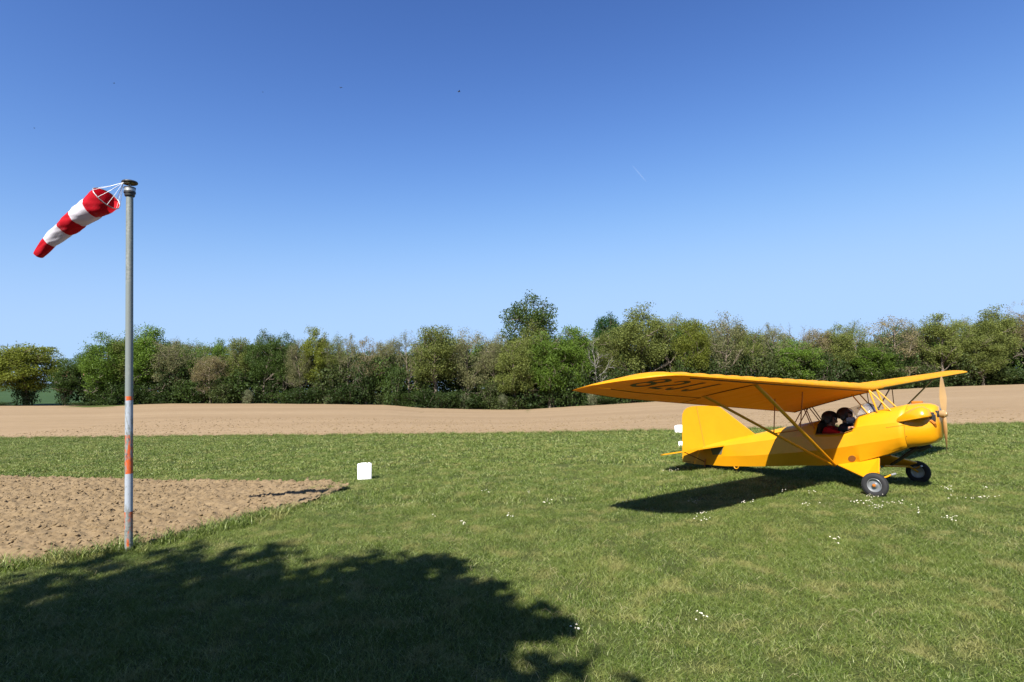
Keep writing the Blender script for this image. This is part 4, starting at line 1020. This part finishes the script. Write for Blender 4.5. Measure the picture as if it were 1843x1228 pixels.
b = MB(); b.lathe([(.012, 4.258), (.062, 4.258)], (0, 0, 0), 'z', 24); b.lathe([(.012, 4.264), (.062, 4.264)], (0, 0, 0), 'z', 24); b.build('pulley_web', mat('rusty_web', (.30, .22, .12), .7), wl)
# windsock
WS = empty('windsock', (-4.73, 6.52, 4.095)); tag(WS, 'red and white striped fabric windsock blown out to the left of the pole', 'windsock')
m_ws = mat('windsock_cloth', (.6, .02, .03), .75, .15); t = NT(m_ws)
at_ = t.n('ShaderNodeAttribute', attribute_name='band'); cr = t.n('ShaderNodeValToRGB'); cr.color_ramp.interpolation = 'CONSTANT'; t.l(at_.outputs['Fac'], cr.inputs[0]); e = cr.color_ramp.elements
RD = (.42, .006, .016); WT = (.56, .54, .60); bs = [(0, RD), (.205, WT), (.405, RD), (.595, WT), (.805, RD)]
while len(e) < 5: e.new(.5)
for q, (p, c_) in zip(e, bs): q.position = p; q.color = (*c_, 1)
dn = t.noise(7, 4, .6); c = t.mix(t.ramp(dn, [(.55, G(0)), (.8, G(.3))]), cr.outputs[0], (.30, .24, .26), 'MIX'); t.l(c, t.b.inputs['Base Color'])
tr = t.n('ShaderNodeBsdfTranslucent'); t.l(c, tr.inputs[0]); ms = t.n('ShaderNodeMixShader', i_0=.30); t.l(t.b.outputs[0], ms.inputs[1]); t.l(tr.outputs[0], ms.inputs[2]); t.l(ms.outputs[0], t.out.inputs[0])
pts = [((195.5, 355), 0), ((167, 375), .2), ((140, 392), .4), ((117, 412), .6), ((91, 434), .8), ((66, 462), 1.0)]
dm = [.308, .258, .230, .190, .150, .102]
nS, nA = 60, 40; vs = []; bd = []
cen = []
for i in range(nS+1):
    q = i/nS; px = np.interp(q, [p[1] for p in pts], [p[0][0] for p in pts]); py = np.interp(q, [p[1] for p in pts], [p[0][1] for p in pts]); cen.append(at(px, py, 6.52+.16*q)-Vector((-4.73, 6.52, 4.095)))
cs = [sum((cen[max(0, min(nS, i+k))] for k in range(-4, 5)), Vector())/9 for i in range(nS+1)]
d0 = (cs[-1]-cs[0]).normalized()
for i in range(nS+1):
    q = i/nS; d = (cs[min(i+2, nS)]-cs[max(i-2, 0)]).normalized()
    if q < .15: d = d.lerp(Vector((-.70, .22, -.62)).normalized(), (1-q/.15)*.6).normalized()
    u = d.cross(Vector((0, 0, 1))).normalized(); w = u.cross(d).normalized(); r_ = np.interp(q, [0, .2, .4, .6, .8, 1], dm)/2
    for k in range(nA):
        a = 2*math.pi*k/nA
        fold = 1+.045*math.sin(a*3+q*9)+.018*math.sin(a*11+q*60)+.03*math.sin(a*5-q*14+1)*min(1, q*6)+.022*math.sin(a*7+q*31)*min(1, q*5)+.02*math.sin(a*2+q*40)*math.sin(math.pi*((q*5) % 1))
        seam = 1-.035*math.exp(-(((q*5+.5) % 1-.5)/.07)**2)*(1 if .05 < q < .95 else 0)
        sag = -.012*math.sin(math.pi*((q*5) % 1))*max(0, -math.sin(a))
        vs.append(cs[i]+(u*math.cos(a)+w*math.sin(a))*r_*fold*seam+Vector((0, 0, sag))); bd.append(q)
b = MB(); b.add(vs, [(i*nA+k, i*nA+(k+1) % nA, (i+1)*nA+(k+1) % nA, (i+1)*nA+k) for i in range(nS) for k in range(nA)])
so = b.build('sock', m_ws, WS, smooth=70, fixn=False); a_ = so.data.attributes.new('band', 'FLOAT', 'POINT'); a_.data.foreach_set('value', bd)
b = MB(); b.tube([Vector(vs[k % nA]) for k in range(nA+1)], .0055, 6, cap=False); b.build('hoop', M_steel, WS, smooth=60)
kn = at(221.5, 329, 6.50)-Vector((-4.73, 6.52, 4.095))
b = MB()
for k in (2, 7, 12, 17, 22, 27, 32, 37): b.tube([Vector(vs[k]), Vector(vs[k]).lerp(kn, .5)+Vector((0, 0, -.008)), kn], .0024, 5)
b.tube([kn, kn+Vector((.065, .02, .015))], .008, 6); b.build('bridle_cords', mat('white_cord', (.75, .75, .78), .8), WS, smooth=60)

# ------------------------------------------------------------------ white canisters
def canister(px0, px1, py0, py1, label, yaw, base_z=0, lying=False):
    a = ground(px0, py1, base_z); c_ = ground(px1, py1, base_z); w = (c_-a).length; ctr = (a+c_)/2; h = (at((px0+px1)/2, py0, ctr.y)).z-base_z
    ctr = ctr+Vector((0, w*.3, 0))
    r = empty('canister', (ctr.x, ctr.y, base_z), yaw); tag(r, label, 'canister', None)
    b = MB(); b.box((0, 0, h*.485), (w, w*.5, h*.97), bev=w*.045); bo = b.build('body', M_white, r, smooth=50)
    bo.modifiers.new('round', 'BEVEL').width = w*.05
    b = MB(); b.tube([(-w*.28, 0, h*.95), (-w*.25, 0, h*.99), (w*.12, 0, h*.99), (w*.16, 0, h*.95)], w*.03, 8); b.build('handle', M_white, r, smooth=60)
    b = MB(); b.lathe([(w*.08, h*.95), (w*.08, h*1.0), (w*.02, h*1.01)], (w*.32, 0, 0), 'z', 14); b.build('cap', M_white, r, smooth=40)
    return r
canister(642.5, 666, 834.5, 865, 'white plastic canister standing alone on the grass near the end of the bare soil', R(15))
canister(1216.5, 1237, 766, 779.5, 'white runway marker canister at the field edge, half hidden behind the rudder', R(-20), .0)
canister(1222.5, 1234, 795, 803.5, 'small white marker box just behind the rudder, lower of the two', R(-20))

# ------------------------------------------------------------------ daisies
b = MB()
for k in range(13):
    a = 2*math.pi*k/13; d = Vector((math.cos(a), math.sin(a), 0)); p = Vector((-d.y, d.x, 0)); z = Vector((0, 0, .07))
    b.add([z+d*.004-p*.0018, z+d*.013-p*.0032+Vector((0, 0, .003)), z+d*.016+Vector((0, 0, .002)), z+d*.013+p*.0032+Vector((0, 0, .003)), z+d*.004+p*.0018], [(0, 1, 2, 3, 4)])
ph_ = b.build('petals', mat('petal_white', (.55, .55, .53), .7), fixn=False)
b = MB(); b.ell((0, 0, .071), (.005, .005, .003), 8, 5); ch_ = b.build('flower_centre', mat('daisy_yellow', (.6, .4, .02), .7), fixn=False)
b = MB(); b.tube([(0, 0, 0), (.004, .002, .04), (0, 0, .07)], .0012, 4); sh_ = b.build('stem', mat('stem_green', (.08, .13, .03), .6), fixn=False)
DM = [(o.name, o.data) for o in (ph_, ch_, sh_)]
for o in (ph_, ch_, sh_): bpy.data.objects.remove(o)
CLU = [(1565, 893, 20, 5, 11, 'white daisy in the patch right below the near wheel'), (1553, 904, 24, 4, 16, 'white daisy in the dense patch below the near wheel'), (1573, 913, 18, 3, 12, 'white daisy at the lower side of the dense patch below the near wheel'), (1590, 885, 14, 4, 5, 'white daisy touching the tyre of the near wheel'),
       (1614, 905, 22, 3, 12, 'white daisy in the patch right of the near wheel patch'), (1706, 879, 12, 4, 11, 'white daisy in the patch below the propeller'), (1765, 896, 24, 3, 14, 'white daisy in the long patch near the right edge'), (1709, 933, 17, 6, 13, 'white daisy in the patch below the propeller, nearer the camera'),
       (1652, 921, 12, 4, 6, 'white daisy between the two wheel-side patches and the nearer one'), (1772, 879, 10, 2, 4, 'white daisy above the long patch near the right edge'), (1710, 896, 12, 3, 4, 'white daisy just left of the long patch near the right edge'), (1449, 907, 10, 3, 8, 'white daisy in the patch below the fuselage shadow'),
       (1460, 886, 9, 3, 5, 'white daisy at the edge of the fuselage shadow'), (1408, 885, 9, 2, 3, 'white daisy on the edge of the wing shadow below the cockpit'), (1345, 904, 18, 3, 9, 'white daisy just below the middle of the wing shadow'), (1246, 904, 16, 2, 8, 'white daisy at the lower edge of the wing shadow'),
       (1262, 930, 11, 7, 13, 'white daisy in the patch below the wing shadow'), (1501, 972, 7, 5, 7, 'white daisy in the lone small patch in the right half of the lawn'), (1263, 1108, 13, 7, 6, 'white daisy in the patch low on the lawn right of centre'), (1034, 1130, 12, 8, 5, 'white daisy beside the edge of the tree shade'),
       (914, 928, 12, 4, 8, 'white daisy left of the wing shadow tip'), (831, 941, 8, 3, 6, 'white daisy in the middle of the lawn below the canister'), (783, 931, 5, 3, 3, 'white daisy right below the canister, small group'), (990, 905, 14, 4, 8, 'white daisy far left of the wing shadow tip'), (1125, 904, 12, 3, 6, 'white daisy at the very tip of the wing shadow'), (951, 886, 6, 2, 3, 'white daisy above the groups left of the wing shadow'),
       (875, 886, 9, 3, 5, 'white daisy on the lawn right of the canister'), (1210, 845, 12, 4, 12, 'white daisy in the patch behind the rudder shadow')]
for (cx, cy, sx_, sy_, n_, lb) in CLU:
    for k in range(n_):
        p = ground(cx+rnd.gauss(0, sx_*.55), cy+rnd.gauss(0, sy_*.55), .05); d = empty('daisy', (p.x, p.y, 0), rnd.uniform(0, 6.28)); s_ = rnd.uniform(.32, .55)*(1.0+.04*max(0, p.y-6)); d.scale = (s_, s_, rnd.uniform(.8, 1.15))
        d.rotation_euler = (R(rnd.uniform(8, 28)), R(rnd.uniform(-12, 12)), rnd.uniform(-.4, .4)); tag(d, lb, 'flower', 'daisies: '+lb[12:] if False else lb.replace('white daisy', 'daisies'))
        for nm, me_ in DM:
            o = bpy.data.objects.new(nm, me_); COL.objects.link(o); o.parent = d
# ------------------------------------------------------------------ far farmhouse, birds, contrail
def house(px, py, Y, w, h, label):
    p = at(px, py, Y); r = empty('farmhouse', (p.x, Y, p.z), R(25)); tag(r, label, 'house')
    b = MB(); b.box((0, 0, h*.5-1.5), (w, w*.6, h+3)); b.build('wall', mat('pale_render', (.42, .35, .28), .85), r)
    b = MB(); hw, hd = w*.53, w*.34
    b.add([(-hw, -hd, h), (hw, -hd, h), (hw, hd, h), (-hw, hd, h), (-hw, 0, h+w*.2), (hw, 0, h+w*.2)], [(0, 1, 5, 4), (2, 3, 4, 5), (0, 4, 3), (1, 2, 5), (0, 3, 2, 1)]); b.build('roof', mat('terracotta_roof', (.28, .13, .085), .85), r)
    b = MB()
    for q in (-.28, .1, .3): b.box((w*q, -w*.3-.03, h*.55), (w*.09, .1, h*.35))
    b.build('window', M_dark, r)
house(127, 690, 372, 16, 4.2, 'distant pale farmhouse with a terracotta roof between the two lone trees')
house(143, 681, 378, 12, 4.0, 'distant reddish roofed barn beside the wood left end')
def bird(px, py, Y, span, rz, label):
    p = at(px, py, Y); r = empty('bird', p, rz); tag(r, label, 'bird', None)
    b = MB(); b.ell((0, 0, 0), (span*.26, span*.075, span*.07), 12, 8); b.ell((span*.27, 0, .01), (span*.06, span*.05, span*.05), 8, 6)
    b.add([(-span*.2, -.01, 0), (-span*.2, .01, 0), (-span*.42, span*.09, 0), (-span*.34, 0, .004), (-span*.42, -span*.09, 0)], [(0, 1, 2, 3, 4)]); b.build('body', M_dark, r, smooth=80)
    for s in (-1, 1):
        b = MB(); n_ = Vector((0, 0, .006*span/.3))
        q = [Vector((.10*span, s*.04*span, .02)), Vector((.13*span, s*.22*span, .12*span)), Vector((-.02*span, s*.5*span, .10*span)), Vector((-.03*span, s*.25*span, .10*span)), Vector((-.10*span, s*.05*span, .02))]
        b.add([p_+n_ for p_ in q]+[p_-n_ for p_ in q], [(0, 1, 2, 3, 4), (9, 8, 7, 6, 5)]+[(i, (i+1) % 5, (i+1) % 5+5, i+5) for i in range(5)]); b.build('wing', M_dark, r)
bird(826, 165, 60, .55, .4, 'dark bird high in the sky near the middle of the photo')
bird(613.5, 158, 75, .50, 2.0, 'small dark bird in the sky left of the middle bird')
bird(205, 150, 80, .40, 1.0, 'tiny dark bird high above the windsock')
bird(62, 231, 80, .36, .2, 'tiny dark bird above and left of the windsock')
bird(473, 166, 90, .34, 2.4, 'tiny dark bird between the windsock pole and the middle of the sky')
m_ct = bpy.data.materials.new('contrail_vapour'); m_ct.use_nodes = True; t = NT(m_ct)
df = t.n('ShaderNodeBsdfDiffuse'); df.inputs[0].default_value = (.9, .92, .95, 1); tp = t.n('ShaderNodeBsdfTransparent'); ms = t.n('ShaderNodeMixShader', i_0=.025); t.l(tp.outputs[0], ms.inputs[1]); t.l(df.outputs[0], ms.inputs[2]); t.l(ms.outputs[0], t.out.inputs[0])
b = MB(); a0, a1 = at(1138, 298, 4000), at(1163, 327, 4000); b.tube([a0.lerp(a1, q) for q in (0, .3, .7, 1)], [1, 4, 5, 1], 8)
tag(b.build('contrail', m_ct), 'short faint white vapour trail in the sky right of centre', 'contrail')
